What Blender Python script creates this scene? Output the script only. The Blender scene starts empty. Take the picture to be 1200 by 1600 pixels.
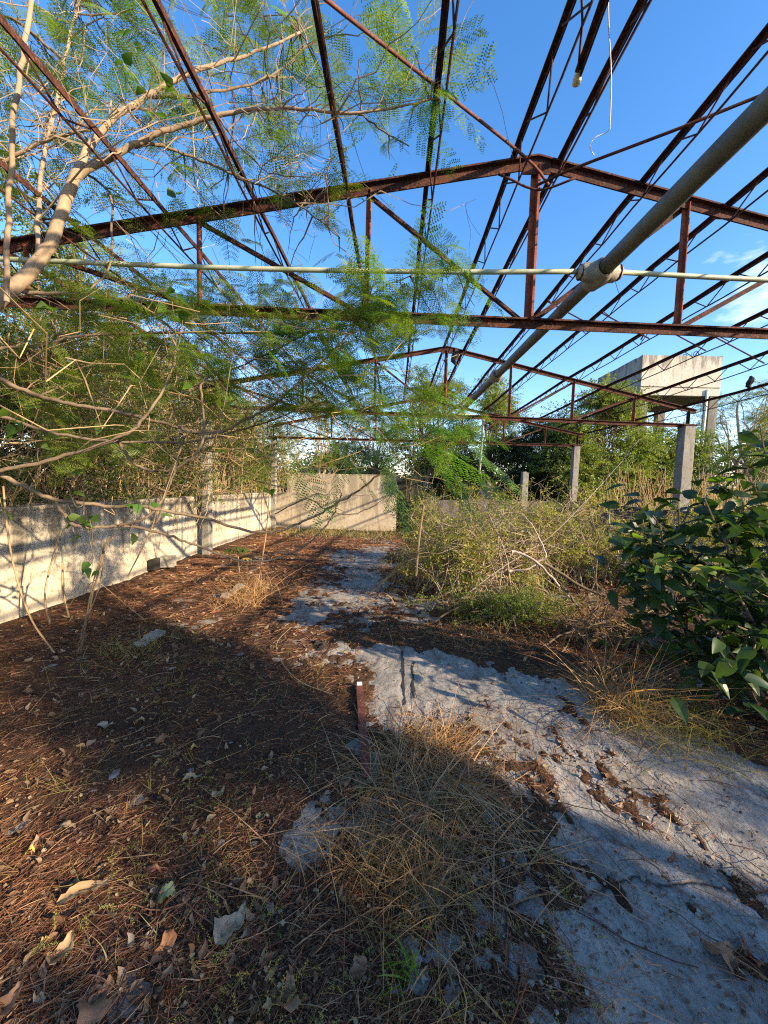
import bpy, math, random
import numpy as np
from mathutils import Matrix, Vector

# ---------------------------------------------------------------- camera, sky, sun, exposure
S = bpy.context.scene
CAM_H = 1.55
YAW, PITCH, ROLL = math.radians(1.4), math.radians(-3.95), math.radians(1.55)
cam_d = bpy.data.cameras.new('camera')
cam = bpy.data.objects.new('camera', cam_d)
S.collection.objects.link(cam)
CM = Matrix.Rotation(YAW, 3, 'Z') @ Matrix.Rotation(math.pi / 2 + PITCH, 3, 'X') @ Matrix.Rotation(ROLL, 3, 'Z')
cam.matrix_world = Matrix.Translation((0, 0, CAM_H)) @ CM.to_4x4()
cam_d.sensor_fit = 'VERTICAL'
cam_d.sensor_height = 36.0
cam_d.lens = 600.0 / 1600.0 * 36.0
cam_d.clip_start = 0.02
cam_d.clip_end = 2000
S.camera = cam

SUN_AZ = math.radians(62)      # how far right of straight behind the camera the sun stands
SUN_EL = math.radians(21)
sun_dir = Vector((math.sin(SUN_AZ) * math.cos(SUN_EL), -math.cos(SUN_AZ) * math.cos(SUN_EL), math.sin(SUN_EL)))
sun_d = bpy.data.lights.new('sun', 'SUN')
sun_d.energy = 5.0
sun_d.angle = math.radians(0.53)
sun_d.color = (1.0, 0.80, 0.56)
sun = bpy.data.objects.new('sun', sun_d)
S.collection.objects.link(sun)
sun.rotation_euler = sun_dir.to_track_quat('Z', 'Y').to_euler()
sun.location = (20, -12, 15)

W = bpy.data.worlds.new("World")
S.world = W
W.use_nodes = True
wn = W.node_tree
wn.nodes.clear()
_o = wn.nodes.new('ShaderNodeOutputWorld')
_b = wn.nodes.new('ShaderNodeBackground')
_b.inputs['Strength'].default_value = 0.15
_sky = wn.nodes.new('ShaderNodeTexSky')
_sky.sky_type = 'NISHITA'
_sky.sun_disc = False
_sky.sun_elevation = SUN_EL
_sky.sun_rotation = math.pi - SUN_AZ
_sky.altitude = 50
_sky.air_density = 1.0
_sky.dust_density = 0.3
_sky.ozone_density = 2.5
# a few small clouds low in the right of the sky
_tc = wn.nodes.new('ShaderNodeTexCoord')
_map = wn.nodes.new('ShaderNodeMapping'); _map.inputs['Scale'].default_value = (1, 1, 3.2)
_nz = wn.nodes.new('ShaderNodeTexNoise'); _nz.inputs['Scale'].default_value = 5.0; _nz.inputs['Detail'].default_value = 7
_nz.inputs['Roughness'].default_value = 0.6
_dot = wn.nodes.new('ShaderNodeVectorMath'); _dot.operation = 'DISTANCE'
_cd = (CM @ Vector(((1185 - 600) / 600, -(440 - 800) / 600, -1))).normalized()
_dot.inputs[1].default_value = _cd
_mr = wn.nodes.new('ShaderNodeMapRange'); _mr.inputs[1].default_value = 0.02; _mr.inputs[2].default_value = 0.16
_mr.inputs[3].default_value = 0.17; _mr.inputs[4].default_value = -0.12
_ad = wn.nodes.new('ShaderNodeMath'); _ad.operation = 'ADD'
_cr = wn.nodes.new('ShaderNodeMapRange'); _cr.inputs[1].default_value = 0.62; _cr.inputs[2].default_value = 0.98
_mx = wn.nodes.new('ShaderNodeMix'); _mx.data_type = 'RGBA'
_mx.inputs[7].default_value = (5.6, 5.6, 5.9, 1)
L = wn.links.new
L(_tc.outputs['Generated'], _map.inputs[0]); L(_map.outputs[0], _nz.inputs[0])
L(_tc.outputs['Generated'], _dot.inputs[0]); L(_dot.outputs['Value'], _mr.inputs[0])
L(_nz.outputs[0], _ad.inputs[0]); L(_mr.outputs[0], _ad.inputs[1]); L(_ad.outputs[0], _cr.inputs[0])
_tint = wn.nodes.new('ShaderNodeMix'); _tint.data_type = 'RGBA'; _tint.blend_type = 'MULTIPLY'; _tint.inputs[0].default_value = 1.0
_tint.inputs[7].default_value = (1.22, 1.0, 1.02, 1)
_hs = wn.nodes.new('ShaderNodeHueSaturation'); _hs.inputs['Saturation'].default_value = 1.28
L(_sky.outputs[0], _hs.inputs['Color']); L(_hs.outputs[0], _tint.inputs[6])
L(_cr.outputs[0], _mx.inputs[0]); L(_tint.outputs[2], _mx.inputs[6]); L(_mx.outputs[2], _b.inputs[0]); L(_b.outputs[0], _o.inputs[0])

S.view_settings.view_transform = 'Standard'
S.view_settings.look = 'None'
S.view_settings.exposure = 1.42
S.view_settings.gamma = 1.0
S.view_settings.use_curve_mapping = False
S.cycles.use_denoising = False
S.cycles.filter_width = 1.15
S.cycles.sample_clamp_indirect = 4.0
S.cycles.max_bounces = 6
S.cycles.transparent_max_bounces = 8

# ---------------------------------------------------------------- helpers
rng = np.random.default_rng(7)
random.seed(7)
COL = S.collection
CMn = np.array(CM)
CP = np.array([0, 0, CAM_H])

def P(px, py, D):
    """world point on the plane Y = D seen at pixel (px, py) of the 1200x1600 photograph"""
    r = CMn @ np.array([(px - 600) / 600, -(py - 800) / 600, -1.0])
    return CP + r * (D / r[1])

def PZ(px, py, z=0.0):
    r = CMn @ np.array([(px - 600) / 600, -(py - 800) / 600, -1.0])
    return CP + r * ((z - CAM_H) / r[2])

_lat = np.random.default_rng(3).random((257, 257))
def vnoise(x, y):
    x = np.asarray(x, float); y = np.asarray(y, float)
    xi = np.floor(x).astype(int); yi = np.floor(y).astype(int)
    fx = x - xi; fy = y - yi
    fx = fx * fx * (3 - 2 * fx); fy = fy * fy * (3 - 2 * fy)
    a = _lat[xi % 256, yi % 256]; b = _lat[(xi + 1) % 256, yi % 256]
    c = _lat[xi % 256, (yi + 1) % 256]; d = _lat[(xi + 1) % 256, (yi + 1) % 256]
    return a + (b - a) * fx + (c - a) * fy + (a - b - c + d) * fx * fy
def fbm(x, y, o=4):
    s = 0; a = 0.5; n = 0
    for i in range(o):
        s = s + a * vnoise(x * 2 ** i + 17.3 * i, y * 2 ** i + 9.1 * i); n += a; a *= 0.5
    return s / n

class MB:
    def __init__(s): s.v = []; s.f = []; s.n = 0
    def add(s, v, f):
        v = np.asarray(v, float).reshape(-1, 3); f = np.asarray(f, int)
        if len(v) == 0 or len(f) == 0: return
        s.v.append(v); s.f.append(f + s.n); s.n += len(v)
    def tube(s, pts, rad, n=6, cap=True, rough=0.0):
        pts = np.asarray(pts, float); m = len(pts)
        rad = np.broadcast_to(np.asarray(rad, float), (m,))
        t = np.gradient(pts, axis=0); t /= np.linalg.norm(t, axis=1)[:, None] + 1e-9
        ref = np.array([0.31, 0.17, 0.93]) if abs(t[0][2]) < 0.8 else np.array([0.9, 0.3, 0.1])
        u = np.cross(t, ref); u /= np.linalg.norm(u, axis=1)[:, None] + 1e-9
        w = np.cross(t, u)
        a = np.arange(n) * 2 * np.pi / n
        rr = rad[:, None] * (1 + (rng.random((m, n)) - .5) * rough)
        v = pts[:, None] + rr[..., None] * (np.cos(a)[None, :, None] * u[:, None] + np.sin(a)[None, :, None] * w[:, None])
        i = np.arange(m - 1)[:, None] * n; j = np.arange(n)[None]
        k = (j + 1) % n
        f = np.stack([i + j, i + k, i + k + n, i + j + n], -1).reshape(-1, 4)
        s.add(v.reshape(-1, 3), f)
        if cap and n >= 4:
            b = s.n - m * n
            for e in (0, m - 1):
                q = b + e * n + np.arange(n)
                for z in range(1, n - 1):
                    s.f.append(np.array([[q[0], q[z], q[z + 1]]]))
    def box(s, c, size, R=None):
        h = np.array(size) / 2.0
        v = np.array([[x, y, z] for x in (-1, 1) for y in (-1, 1) for z in (-1, 1)]) * h
        if R is not None: v = v @ np.asarray(R).T
        s.add(v + np.asarray(c), [[0, 1, 3, 2], [4, 6, 7, 5], [0, 4, 5, 1], [2, 3, 7, 6], [0, 2, 6, 4], [1, 5, 7, 3]])
    def prof(s, p0, p1, poly, up=(0, 0, 1), segs=1, wob=0.0):
        """extrude a closed 2d outline (u across, v along up) from p0 to p1"""
        p0 = np.asarray(p0, float); p1 = np.asarray(p1, float)
        t = (p1 - p0) / np.linalg.norm(p1 - p0)
        u = np.cross(t, np.asarray(up, float)); u /= np.linalg.norm(u); w = np.cross(u, t)
        poly = np.asarray(poly, float); n = len(poly)
        v = []
        for i in range(segs + 1):
            q = p0 + (p1 - p0) * i / segs
            if 0 < i < segs and wob: q = q + (rng.random(3) - .5) * wob
            v.append(q + poly[:, :1] * u + poly[:, 1:] * w)
        base = s.n
        i = np.arange(segs)[:, None] * n; j = np.arange(n)[None]; k = (j + 1) % n
        s.add(np.concatenate(v), np.stack([i + j, i + k, i + k + n, i + j + n], -1).reshape(-1, 4))
        s.f.append(np.array([list(range(base, base + n))])); s.f.append(np.array([list(range(base + segs * n, base + segs * n + n))]))
    def ribbons(s, p, d, bend, length, width, segs=3, taper=True):
        """N curved ribbons: p + d*L*t + bend*L*t^2"""
        p = np.asarray(p, float); N = len(p)
        if N == 0: return
        t = np.linspace(0, 1, segs + 1)
        pos = p[:, None] + d[:, None] * (length[:, None] * t)[..., None] + bend[:, None] * (length[:, None] * t * t)[..., None]
        sd = np.cross(d, rng.normal(size=(N, 3))); sd /= np.linalg.norm(sd, axis=1)[:, None] + 1e-9
        wt = width[:, None] * ((1 - .8 * t ** 2) if taper else np.ones_like(t))
        a = pos - sd[:, None] * wt[..., None] / 2; b = pos + sd[:, None] * wt[..., None] / 2
        v = np.stack([a, b], 2).reshape(-1, 3)
        i = np.arange(N)[:, None] * (segs + 1) * 2 + np.arange(segs)[None] * 2
        s.add(v, np.stack([i, i + 1, i + 3, i + 2], -1).reshape(-1, 4))
    def inst(s, proto, R, T, sc):
        """copy a small proto (verts, faces) with N rotations, positions and scales"""
        v, f = proto; N = len(T)
        if N == 0: return
        vv = np.einsum('nij,mj->nmi', R, v) * np.asarray(sc).reshape(-1, 1, 1) + np.asarray(T)[:, None]
        ff = f[None] + (np.arange(N) * len(v))[:, None, None]
        s.add(vv.reshape(-1, 3), ff.reshape(-1, f.shape[1]))
    def mesh(s, name, mat, smooth=False):
        me = bpy.data.meshes.new(name)
        v = np.concatenate(s.v).astype(np.float32)
        me.vertices.add(len(v)); me.vertices.foreach_set('co', v.ravel())
        li = np.concatenate([f.ravel() for f in s.f]).astype(np.int32)
        sz = np.concatenate([np.full(len(f), f.shape[1]) for f in s.f]).astype(np.int32)
        st = np.concatenate([[0], np.cumsum(sz)[:-1]]).astype(np.int32)
        me.loops.add(len(li)); me.loops.foreach_set('vertex_index', li)
        me.polygons.add(len(sz)); me.polygons.foreach_set('loop_start', st)
        me.polygons.foreach_set('use_smooth', np.full(len(sz), bool(smooth)))
        me.materials.append(mat); me.update(calc_edges=True); me.validate()
        return me
    def build(s, name, mat, parent=None, smooth=False, **kw):
        o = bpy.data.objects.new(name, s.mesh(name, mat, smooth)); COL.objects.link(o)
        if parent is not None: o.parent = parent
        for k, x in kw.items(): o[k] = x
        return o

def empty(name, loc, label, cat, group=None):
    o = bpy.data.objects.new(name, None); COL.objects.link(o); o.location = loc
    o.empty_display_size = 0.1
    o['label'] = label; o['category'] = cat
    if group: o['group'] = group
    bpy.context.view_layer.update() if False else None
    return o
def child(mb, name, mat, root, smooth=False, **kw):
    """mb holds world coordinates; parent it to root without moving it"""
    o = mb.build(name, mat, None, smooth, **kw)
    o.parent = root; o.matrix_parent_inverse = Matrix.Translation(root.location).inverted()
    return o
def put(me, name, parent, M):
    o = bpy.data.objects.new(name, me); COL.objects.link(o); o.parent = parent
    o.matrix_parent_inverse = Matrix.Translation(parent.location).inverted()
    o.matrix_basis = M
    return o
def tag(o, label, cat, group=None, kind=None):
    o['label'] = label
    if cat: o['category'] = cat
    if group: o['group'] = group
    if kind: o['kind'] = kind
    return o

def smoothline(pts, n=6):
    p = np.asarray(pts, float); q = np.vstack([2 * p[0] - p[1], p, 2 * p[-1] - p[-2]]); out = []
    for i in range(1, len(q) - 2):
        for t in np.arange(n) / n:
            a, b, c, d = q[i - 1], q[i], q[i + 1], q[i + 2]
            out.append(.5 * (2 * b + (c - a) * t + (2 * a - 5 * b + 4 * c - d) * t * t + (3 * b - a - 3 * c + d) * t ** 3))
    out.append(p[-1]); return np.array(out)
def unit(v): v = np.asarray(v, float); return v / (np.linalg.norm(v, axis=-1, keepdims=True) + 1e-9)
def frames(fwd, up=None, roll=0.4):
    """rotation matrices whose +Y is fwd and whose Z leans to up"""
    f = unit(fwd); N = len(f)
    if up is None: up = np.tile([0, 0, 1.0], (N, 1))
    up = up + rng.normal(size=(N, 3)) * roll
    x = unit(np.cross(f, up)); z = np.cross(x, f)
    return np.stack([x, f, z], -1)
def M4(R, T, s=1.0):
    m = np.eye(4); m[:3, :3] = R * s; m[:3, 3] = T; return Matrix(m.tolist())

# ---------------------------------------------------------------- materials
def mat(name):
    m = bpy.data.materials.new(name); m.use_nodes = True; nt = m.node_tree
    return m, nt, nt.nodes['Principled BSDF'], nt.nodes['Material Output']
def N(nt, t, **kw):
    n = nt.nodes.new(t)
    for k, v in kw.items():
        if k[0] == '_': n.inputs[int(k[1:])].default_value = v
        else: setattr(n, k, v)
    return n
def coords(nt, obj=False):
    if obj: return N(nt, 'ShaderNodeTexCoord').outputs['Object']
    return N(nt, 'ShaderNodeNewGeometry').outputs['Position']
def noise(nt, co, scale, detail=4, rough=.6, sc=None, dist=0):
    if sc:
        mp = N(nt, 'ShaderNodeMapping'); mp.inputs['Scale'].default_value = sc; nt.links.new(co, mp.inputs[0]); co = mp.outputs[0]
    n = N(nt, 'ShaderNodeTexNoise'); n.inputs['Scale'].default_value = scale; n.inputs['Detail'].default_value = detail
    n.inputs['Roughness'].default_value = rough; n.inputs['Distortion'].default_value = dist
    nt.links.new(co, n.inputs['Vector']); return n.outputs[0]
def ramp(nt, fac, stops):
    r = N(nt, 'ShaderNodeValToRGB'); nt.links.new(fac, r.inputs[0]); e = r.color_ramp.elements
    while len(e) < len(stops): e.new(0.5)
    for i, (p, c) in enumerate(stops): e[i].position = p; e[i].color = (*c, 1) if len(c) == 3 else c
    return r.outputs[0]
def mixc(nt, f, a, b, mode='MIX'):
    m = N(nt, 'ShaderNodeMix', data_type='RGBA', blend_type=mode)
    for s, i in ((f, 0), (a, 6), (b, 7)):
        if isinstance(s, (int, float)): m.inputs[i].default_value = s
        elif isinstance(s, tuple): m.inputs[i].default_value = (*s, 1)
        else: nt.links.new(s, m.inputs[i])
    return m.outputs[2]
def bump(nt, bs, h, strength=.5, dist=.01):
    b = N(nt, 'ShaderNodeBump'); b.inputs['Strength'].default_value = strength; b.inputs['Distance'].default_value = dist
    nt.links.new(h, b.inputs['Height']); nt.links.new(b.outputs[0], bs.inputs['Normal'])
def grey(*s): return [(p, (v, v, v)) for p, v in s]

def leaf_mat(name, cols, trans=.35, rough=.5, vary=True, spec=.4):
    m, nt, bs, out = mat(name)
    g = N(nt, 'ShaderNodeNewGeometry'); oi = N(nt, 'ShaderNodeObjectInfo')
    a = N(nt, 'ShaderNodeMath', operation='ADD'); nt.links.new(g.outputs['Random Per Island'], a.inputs[0]); nt.links.new(oi.outputs['Random'], a.inputs[1])
    fr = N(nt, 'ShaderNodeMath', operation='FRACT'); nt.links.new(a.outputs[0], fr.inputs[0])
    k = len(cols); c = ramp(nt, fr.outputs[0], [(i / max(1, k - 1), x) for i, x in enumerate(cols)])
    big = noise(nt, g.outputs['Position'], 1.3, 2)
    c = mixc(nt, ramp(nt, big, grey((.35, 0), (.65, 1))), c, mixc(nt, 1.0, c, (1.25, 1.1, .8), 'MULTIPLY'))
    nt.links.new(c, bs.inputs['Base Color']); bs.inputs['Roughness'].default_value = rough
    bs.inputs['Specular IOR Level'].default_value = spec
    tr = N(nt, 'ShaderNodeBsdfTranslucent'); nt.links.new(mixc(nt, 1.0, c, (1.5, 1.6, .6), 'MULTIPLY'), tr.inputs[0])
    mx = N(nt, 'ShaderNodeMixShader'); mx.inputs[0].default_value = trans
    nt.links.new(bs.outputs[0], mx.inputs[1]); nt.links.new(tr.outputs[0], mx.inputs[2]); nt.links.new(mx.outputs[0], out.inputs[0])
    return m

def flat_mat(name, cols, rough=.9, scale=8, bumps=0.0, stretch=None, bscale=40):
    m, nt, bs, out = mat(name); co = coords(nt)
    n = noise(nt, co, scale, 5, .65, stretch)
    k = len(cols); c = ramp(nt, n, [(.3 + .4 * i / max(1, k - 1), x) for i, x in enumerate(cols)])
    nt.links.new(c, bs.inputs['Base Color']); bs.inputs['Roughness'].default_value = rough
    if bumps: bump(nt, bs, noise(nt, co, bscale, 4, .7, stretch), bumps, .01)
    return m

M = {}
def rusty(name, a, b, c, thr=(.42, .6)):
    m, nt, bs, out = mat(name); co = coords(nt)
    n1 = noise(nt, co, 7, 6, .7); n2 = noise(nt, co, 60, 4, .7)
    col = mixc(nt, ramp(nt, n1, grey((thr[0], 0), (thr[1], 1))), a, b)
    col = mixc(nt, ramp(nt, n2, grey((.5, 0), (.72, 1))), col, c)
    nt.links.new(col, bs.inputs['Base Color']); bs.inputs['Roughness'].default_value = .85
    bs.inputs['Specular IOR Level'].default_value = .2
    bump(nt, bs, n2, .6, .004); return m
M['rust'] = rusty('rusted_steel', (.022, .011, .009), (.068, .024, .015), (.19, .068, .035), (.43,.63))
M['rust_red'] = rusty('red_primer_rust', (.20, .055, .03), (.32, .10, .05), (.09, .03, .02))
M['rust_dark'] = rusty('dark_rusted_bar', (.035, .016, .012), (.08, .03, .02), (.16, .06, .035))
M['bar'] = rusty('floor_bar_rust', (.10, .035, .025), (.17, .06, .04), (.25, .11, .08))

def pipe_mat():
    m, nt, bs, out = mat('weathered_pipe'); co = coords(nt)
    n1 = noise(nt, co, 5, 6, .7); n2 = noise(nt, co, 45, 4, .7)
    c = mixc(nt, ramp(nt, n1, grey((.4, 0), (.65, 1))), (.12, .12, .095), (.075, .07, .055))
    c = mixc(nt, ramp(nt, n2, grey((.56, 0), (.7, 1))), c, (.11, .085, .055))
    nt.links.new(c, bs.inputs['Base Color']); bs.inputs['Roughness'].default_value = .6; bump(nt, bs, n2, .3, .003); return m
M['pipe'] = pipe_mat()
M['pale_pipe'] = flat_mat('pale_green_pipe', [(.20, .24, .12), (.34, .36, .24), (.42, .42, .33)], .55, 6)
M['white_pipe'] = flat_mat('white_plastic_pipe', [(.55, .55, .5), (.7, .7, .66)], .5, 9)
M['white'] = flat_mat('white_wire', [(.7, .7, .68), (.78, .78, .76)], .5, 9)
M['wrap'] = flat_mat('joint_wrap', [(.16, .15, .12), (.26, .24, .19), (.36, .33, .26)], .8, 14, .6, None, 30)
M['cream'] = flat_mat('cream_plastic', [(.5, .4, .22), (.7, .6, .4)], .5, 20)

def plaster(name, base, warm, dark, streak=.6, base_z=0.0, top_z=1.2):
    m, nt, bs, out = mat(name); co = coords(nt)
    n1 = noise(nt, co, 1.6, 6, .65); n2 = noise(nt, co, 14, 6, .75); n3 = noise(nt, co, 5, 5, .7, (1, 1, .16)); n4 = noise(nt, co, 60, 4, .7)
    c = mixc(nt, ramp(nt, n1, grey((.35, 0), (.7, 1))), base, warm)
    c = mixc(nt, ramp(nt, n2, grey((.52, 0), (.68, .75))), c, dark)
    # mildew streaks, denser toward the top edge and a stained foot
    sx = N(nt, 'ShaderNodeSeparateXYZ'); nt.links.new(co, sx.inputs[0])
    hz = N(nt, 'ShaderNodeMapRange'); hz.inputs[1].default_value = top_z - .75; hz.inputs[2].default_value = top_z; nt.links.new(sx.outputs[2], hz.inputs[0])
    ad = N(nt, 'ShaderNodeMath', operation='MULTIPLY_ADD'); ad.inputs[1].default_value = .16; nt.links.new(hz.outputs[0], ad.inputs[0]); nt.links.new(n3, ad.inputs[2])
    c = mixc(nt, ramp(nt, ad.outputs[0], grey((.54, 0), (.68, streak))), c, dark)
    c = mixc(nt, ramp(nt, n4, grey((.6, 0), (.75, .5))), c, (.05, .045, .04))
    nt.links.new(c, bs.inputs['Base Color']); bs.inputs['Roughness'].default_value = .92; bs.inputs['Specular IOR Level'].default_value = .15
    ab = N(nt, 'ShaderNodeMath', operation='ADD'); nt.links.new(n2, ab.inputs[0]); nt.links.new(n4, ab.inputs[1])
    bump(nt, bs, ab.outputs[0], .5, .012); return m
M['plaster'] = plaster('stained_plaster', (.56, .49, .36), (.44, .37, .255), (.17, .145, .105), .85)
M['plaster_far'] = plaster('far_wall_plaster', (.42, .36, .26), (.34, .28, .19), (.13, .11, .08))
M['column'] = plaster('column_concrete', (.27, .255, .215), (.20, .185, .15), (.09, .085, .07), .7, 0, 3)
M['dark_wall'] = plaster('shaded_stained_wall', (.16, .145, .125), (.12, .105, .09), (.05, .045, .04), .7, 0, 1.2)  # the wall's shade is put into this dark base, with stains over it
M['tank'] = plaster('tank_concrete', (.50, .47, .40), (.40, .37, .30), (.15, .14, .12), .8, 5.7, 7.4)
M['tank_shaded'] = plaster('tank_shaded_concrete', (.28, .27, .25), (.2, .2, .19), (.07, .07, .07), .9, 5.7, 7.6)  # darker copy of the tank concrete, paints shade on the left face
M['block'] = plaster('kerb_concrete', (.36, .33, .27), (.28, .25, .19), (.10, .09, .07), .3, 0, 1)

def floor_mat():
    m, nt, bs, out = mat('floor_concrete'); co = coords(nt)
    n1 = noise(nt, co, 1.1, 6, .65, None, .4); n2 = noise(nt, co, 9, 6, .75, (1, .35, 1), .8); n3 = noise(nt, co, 70, 5, .7)
    c = mixc(nt, ramp(nt, n1, grey((.35, 0), (.65, 1))), (.31, .285, .245), (.39, .36, .305))
    c = mixc(nt, ramp(nt, n2, grey((.44, 0), (.66, .85))), c, (.11, .10, .085))
    c = mixc(nt, ramp(nt, noise(nt, co, 26, 6, .8, (1, .25, 1), .6), grey((.52, 0), (.66, .6))), c, (.36, .35, .32))
    c = mixc(nt, ramp(nt, noise(nt, co, 4.2, 8, .8, (1, .5, 1), 1.2), grey((.60, 0), (.66, .8))), c, (.44, .42, .37))
    c = mixc(nt, ramp(nt, noise(nt, co, 9, 8, .85, (.5, 1, 1), 1.5), grey((.56, 0), (.60, .75))), c, (.10, .09, .075))
    c = mixc(nt, ramp(nt, noise(nt, co, 160, 3, .8), grey((.5, 0), (.72, .3))), c, (.10, .09, .075))
    c = mixc(nt, ramp(nt, noise(nt, co, 210, 3, .8), grey((.6, 0), (.75, .3))), c, (.55, .53, .48))
    c = mixc(nt, ramp(nt, noise(nt, co, 2.2, 8, .72, (1, .6, 1), .9), grey((.48, 0), (.62, .6))), c, (.15, .135, .11))
    c = mixc(nt, ramp(nt, noise(nt, co, 1.3, 9, .8, (1, .45, 1), 2.0), grey((.495, 0), (.50, .55), (.505, 0))), c, (.07, .06, .05))
    c = mixc(nt, ramp(nt, n3, grey((.55, 0), (.68, .8))), c, (.05, .045, .038))
    vo = N(nt, 'ShaderNodeTexVoronoi', feature='DISTANCE_TO_EDGE'); vo.inputs['Scale'].default_value = .55
    wv = N(nt, 'ShaderNodeMix', data_type='RGBA', blend_type='ADD'); wv.inputs[0].default_value = 1
    _wn = N(nt, 'ShaderNodeTexNoise'); _wn.inputs['Scale'].default_value = 3.0; _wn.inputs['Detail'].default_value = 6; nt.links.new(co, _wn.inputs['Vector'])
    sc = mixc(nt, .22, co, _wn.outputs[1]); nt.links.new(sc, vo.inputs[0])
    cr = ramp(nt, vo.outputs['Distance'], grey((0.0, 1), (.006, 0)))
    c = mixc(nt, cr, c, (.035, .03, .025))
    nt.links.new(c, bs.inputs['Base Color']); bs.inputs['Roughness'].default_value = .85; bs.inputs['Specular IOR Level'].default_value = .25
    a = N(nt, 'ShaderNodeMath', operation='MULTIPLY_ADD'); a.inputs[1].default_value = .5; nt.links.new(n3, a.inputs[0]); nt.links.new(n2, a.inputs[2])
    s = N(nt, 'ShaderNodeMath', operation='SUBTRACT'); nt.links.new(a.outputs[0], s.inputs[0]); nt.links.new(cr, s.inputs[1])
    bump(nt, bs, s.outputs[0], .6, .014); return m
M['floor'] = floor_mat()

def litter_mat():
    m, nt, bs, out = mat('leaf_litter_bed'); co = coords(nt)
    n1 = noise(nt, co, 2.5, 5, .7); n2 = noise(nt, co, 130, 5, .8); n3 = noise(nt, co, 30, 5, .75)
    c = mixc(nt, ramp(nt, n1, grey((.35, 0), (.65, 1))), (.095, .056, .036), (.165, .10, .06))
    c = mixc(nt, ramp(nt, n2, grey((.45, 0), (.62, 1))), c, (.040, .024, .017))
    c = mixc(nt, ramp(nt, n3, grey((.6, 0), (.75, .6))), c, (.24, .14, .08))
    nt.links.new(c, bs.inputs['Base Color']); bs.inputs['Roughness'].default_value = 1; bs.inputs['Specular IOR Level'].default_value = .05
    bump(nt, bs, n2, 1, .02); return m
M['litter'] = litter_mat()
M['soil'] = flat_mat('dry_soil', [(.07, .05, .03), (.13, .10, .06), (.10, .11, .045)], 1, 1.5, .8, None, 20)
M['needle'] = leaf_mat('dry_leaf_stalks', [(.09, .038, .024), (.20, .09, .05), (.30, .16, .09), (.05, .025, .018), (.16, .065, .04), (.42, .28, .17)], .1, .7, spec=.2)
M['chip'] = leaf_mat('crumbled_dry_leaves', [(.09, .05, .033), (.19, .12, .075), (.06, .036, .027), (.36, .28, .19), (.13, .08, .05)], .15, .8, spec=.2)
M['straw'] = leaf_mat('dry_grass_straw', [(.34, .22, .125), (.48, .34, .20), (.22, .13, .08), (.38, .25, .14), (.15, .09, .05)], .25, .7, spec=.3)
M['straw_dull'] = leaf_mat('grey_brown_straw', [(.19, .13, .07), (.26, .19, .10), (.13, .085, .05)], .2, .8, spec=.2)
M['green_straw'] = leaf_mat('half_green_grass', [(.16, .17, .05), (.30, .24, .10), (.10, .13, .04), (.36, .28, .12)], .3, .6)
M['green_blade'] = leaf_mat('fresh_green_blades', [(.08, .18, .03), (.12, .22, .04), (.16, .24, .05)], .4, .45)
M['frond'] = leaf_mat('feathery_leaflets', [(.075, .135, .022), (.115, .185, .03), (.165, .22, .045), (.09, .15, .03)], .48, .5)
M['frond_bright'] = leaf_mat('bright_feathery_leaflets', [(.07, .17, .025), (.10, .21, .03), (.08, .15, .03)], .45, .5)
M['leaf_yg'] = leaf_mat('yellow_green_small_leaves', [(.20, .23, .045), (.28, .28, .07), (.14, .17, .04), (.36, .33, .11), (.10, .12, .035)], .4, .55)
M['leaf_mid'] = leaf_mat('mid_green_leaves', [(.09, .15, .028), (.15, .21, .035), (.21, .25, .06), (.055, .10, .022)], .35, .5)
M['leaf_pale'] = leaf_mat('pale_feathery_foliage', [(.12, .17, .03), (.19, .24, .05), (.10, .14, .03), (.24, .27, .08)], .4, .6)
M['leaf_dark'] = leaf_mat('dark_tree_leaves', [(.02, .042, .014), (.032, .06, .018), (.05, .08, .022)], .25, .45)
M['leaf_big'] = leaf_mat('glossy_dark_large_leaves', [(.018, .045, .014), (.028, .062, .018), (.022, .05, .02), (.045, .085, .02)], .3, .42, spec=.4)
M['leaf_big_lit'] = leaf_mat('lit_tone_large_leaves', [(.07, .14, .02), (.10, .17, .03), (.05, .11, .02)], .45, .4)  # lit copy of the large leaf green, sunlight put into the colour
M['vine_leaf'] = leaf_mat('vine_leaves', [(.06, .14, .02), (.09, .19, .03), (.05, .10, .02), (.13, .2, .04)], .45, .45)
def bark(name, a, b, c, s=18):
    m, nt, bs, out = mat(name); co = coords(nt)
    n1 = noise(nt, co, s, 5, .7); n2 = noise(nt, co, 3, 4, .6)
    col = mixc(nt, ramp(nt, n2, grey((.4, 0), (.6, 1))), a, b); col = mixc(nt, ramp(nt, n1, grey((.52, 0), (.7, .8))), col, c)
    nt.links.new(col, bs.inputs['Base Color']); bs.inputs['Roughness'].default_value = .9; bs.inputs['Specular IOR Level'].default_value = .15; bump(nt, bs, n1, .5, .006); return m
M['bark'] = bark('smooth_tan_bark', (.36, .26, .16), (.27, .20, .13), (.15, .12, .09))
M['bark_pale'] = bark('pale_bark', (.38, .29, .19), (.27, .21, .14), (.14, .11, .08))
M['bark_brown'] = bark('brown_branch_bark', (.13, .095, .06), (.20, .145, .09), (.045, .035, .025), 40)
M['twig_grey'] = bark('bleached_twig', (.46, .40, .33), (.36, .29, .23), (.2, .16, .13))
M['twig'] = leaf_mat('tangled_dry_twigs', [(.26, .19, .11), (.38, .28, .17), (.18, .13, .08), (.48, .38, .25)], 0.0, .9, spec=.1)
M['black'] = flat_mat('char_and_shade_black', [(.012, .011, .01), (.03, .025, .02)], 1, 10)  # one black for char, grime, rags and the painted dark of openings

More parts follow.
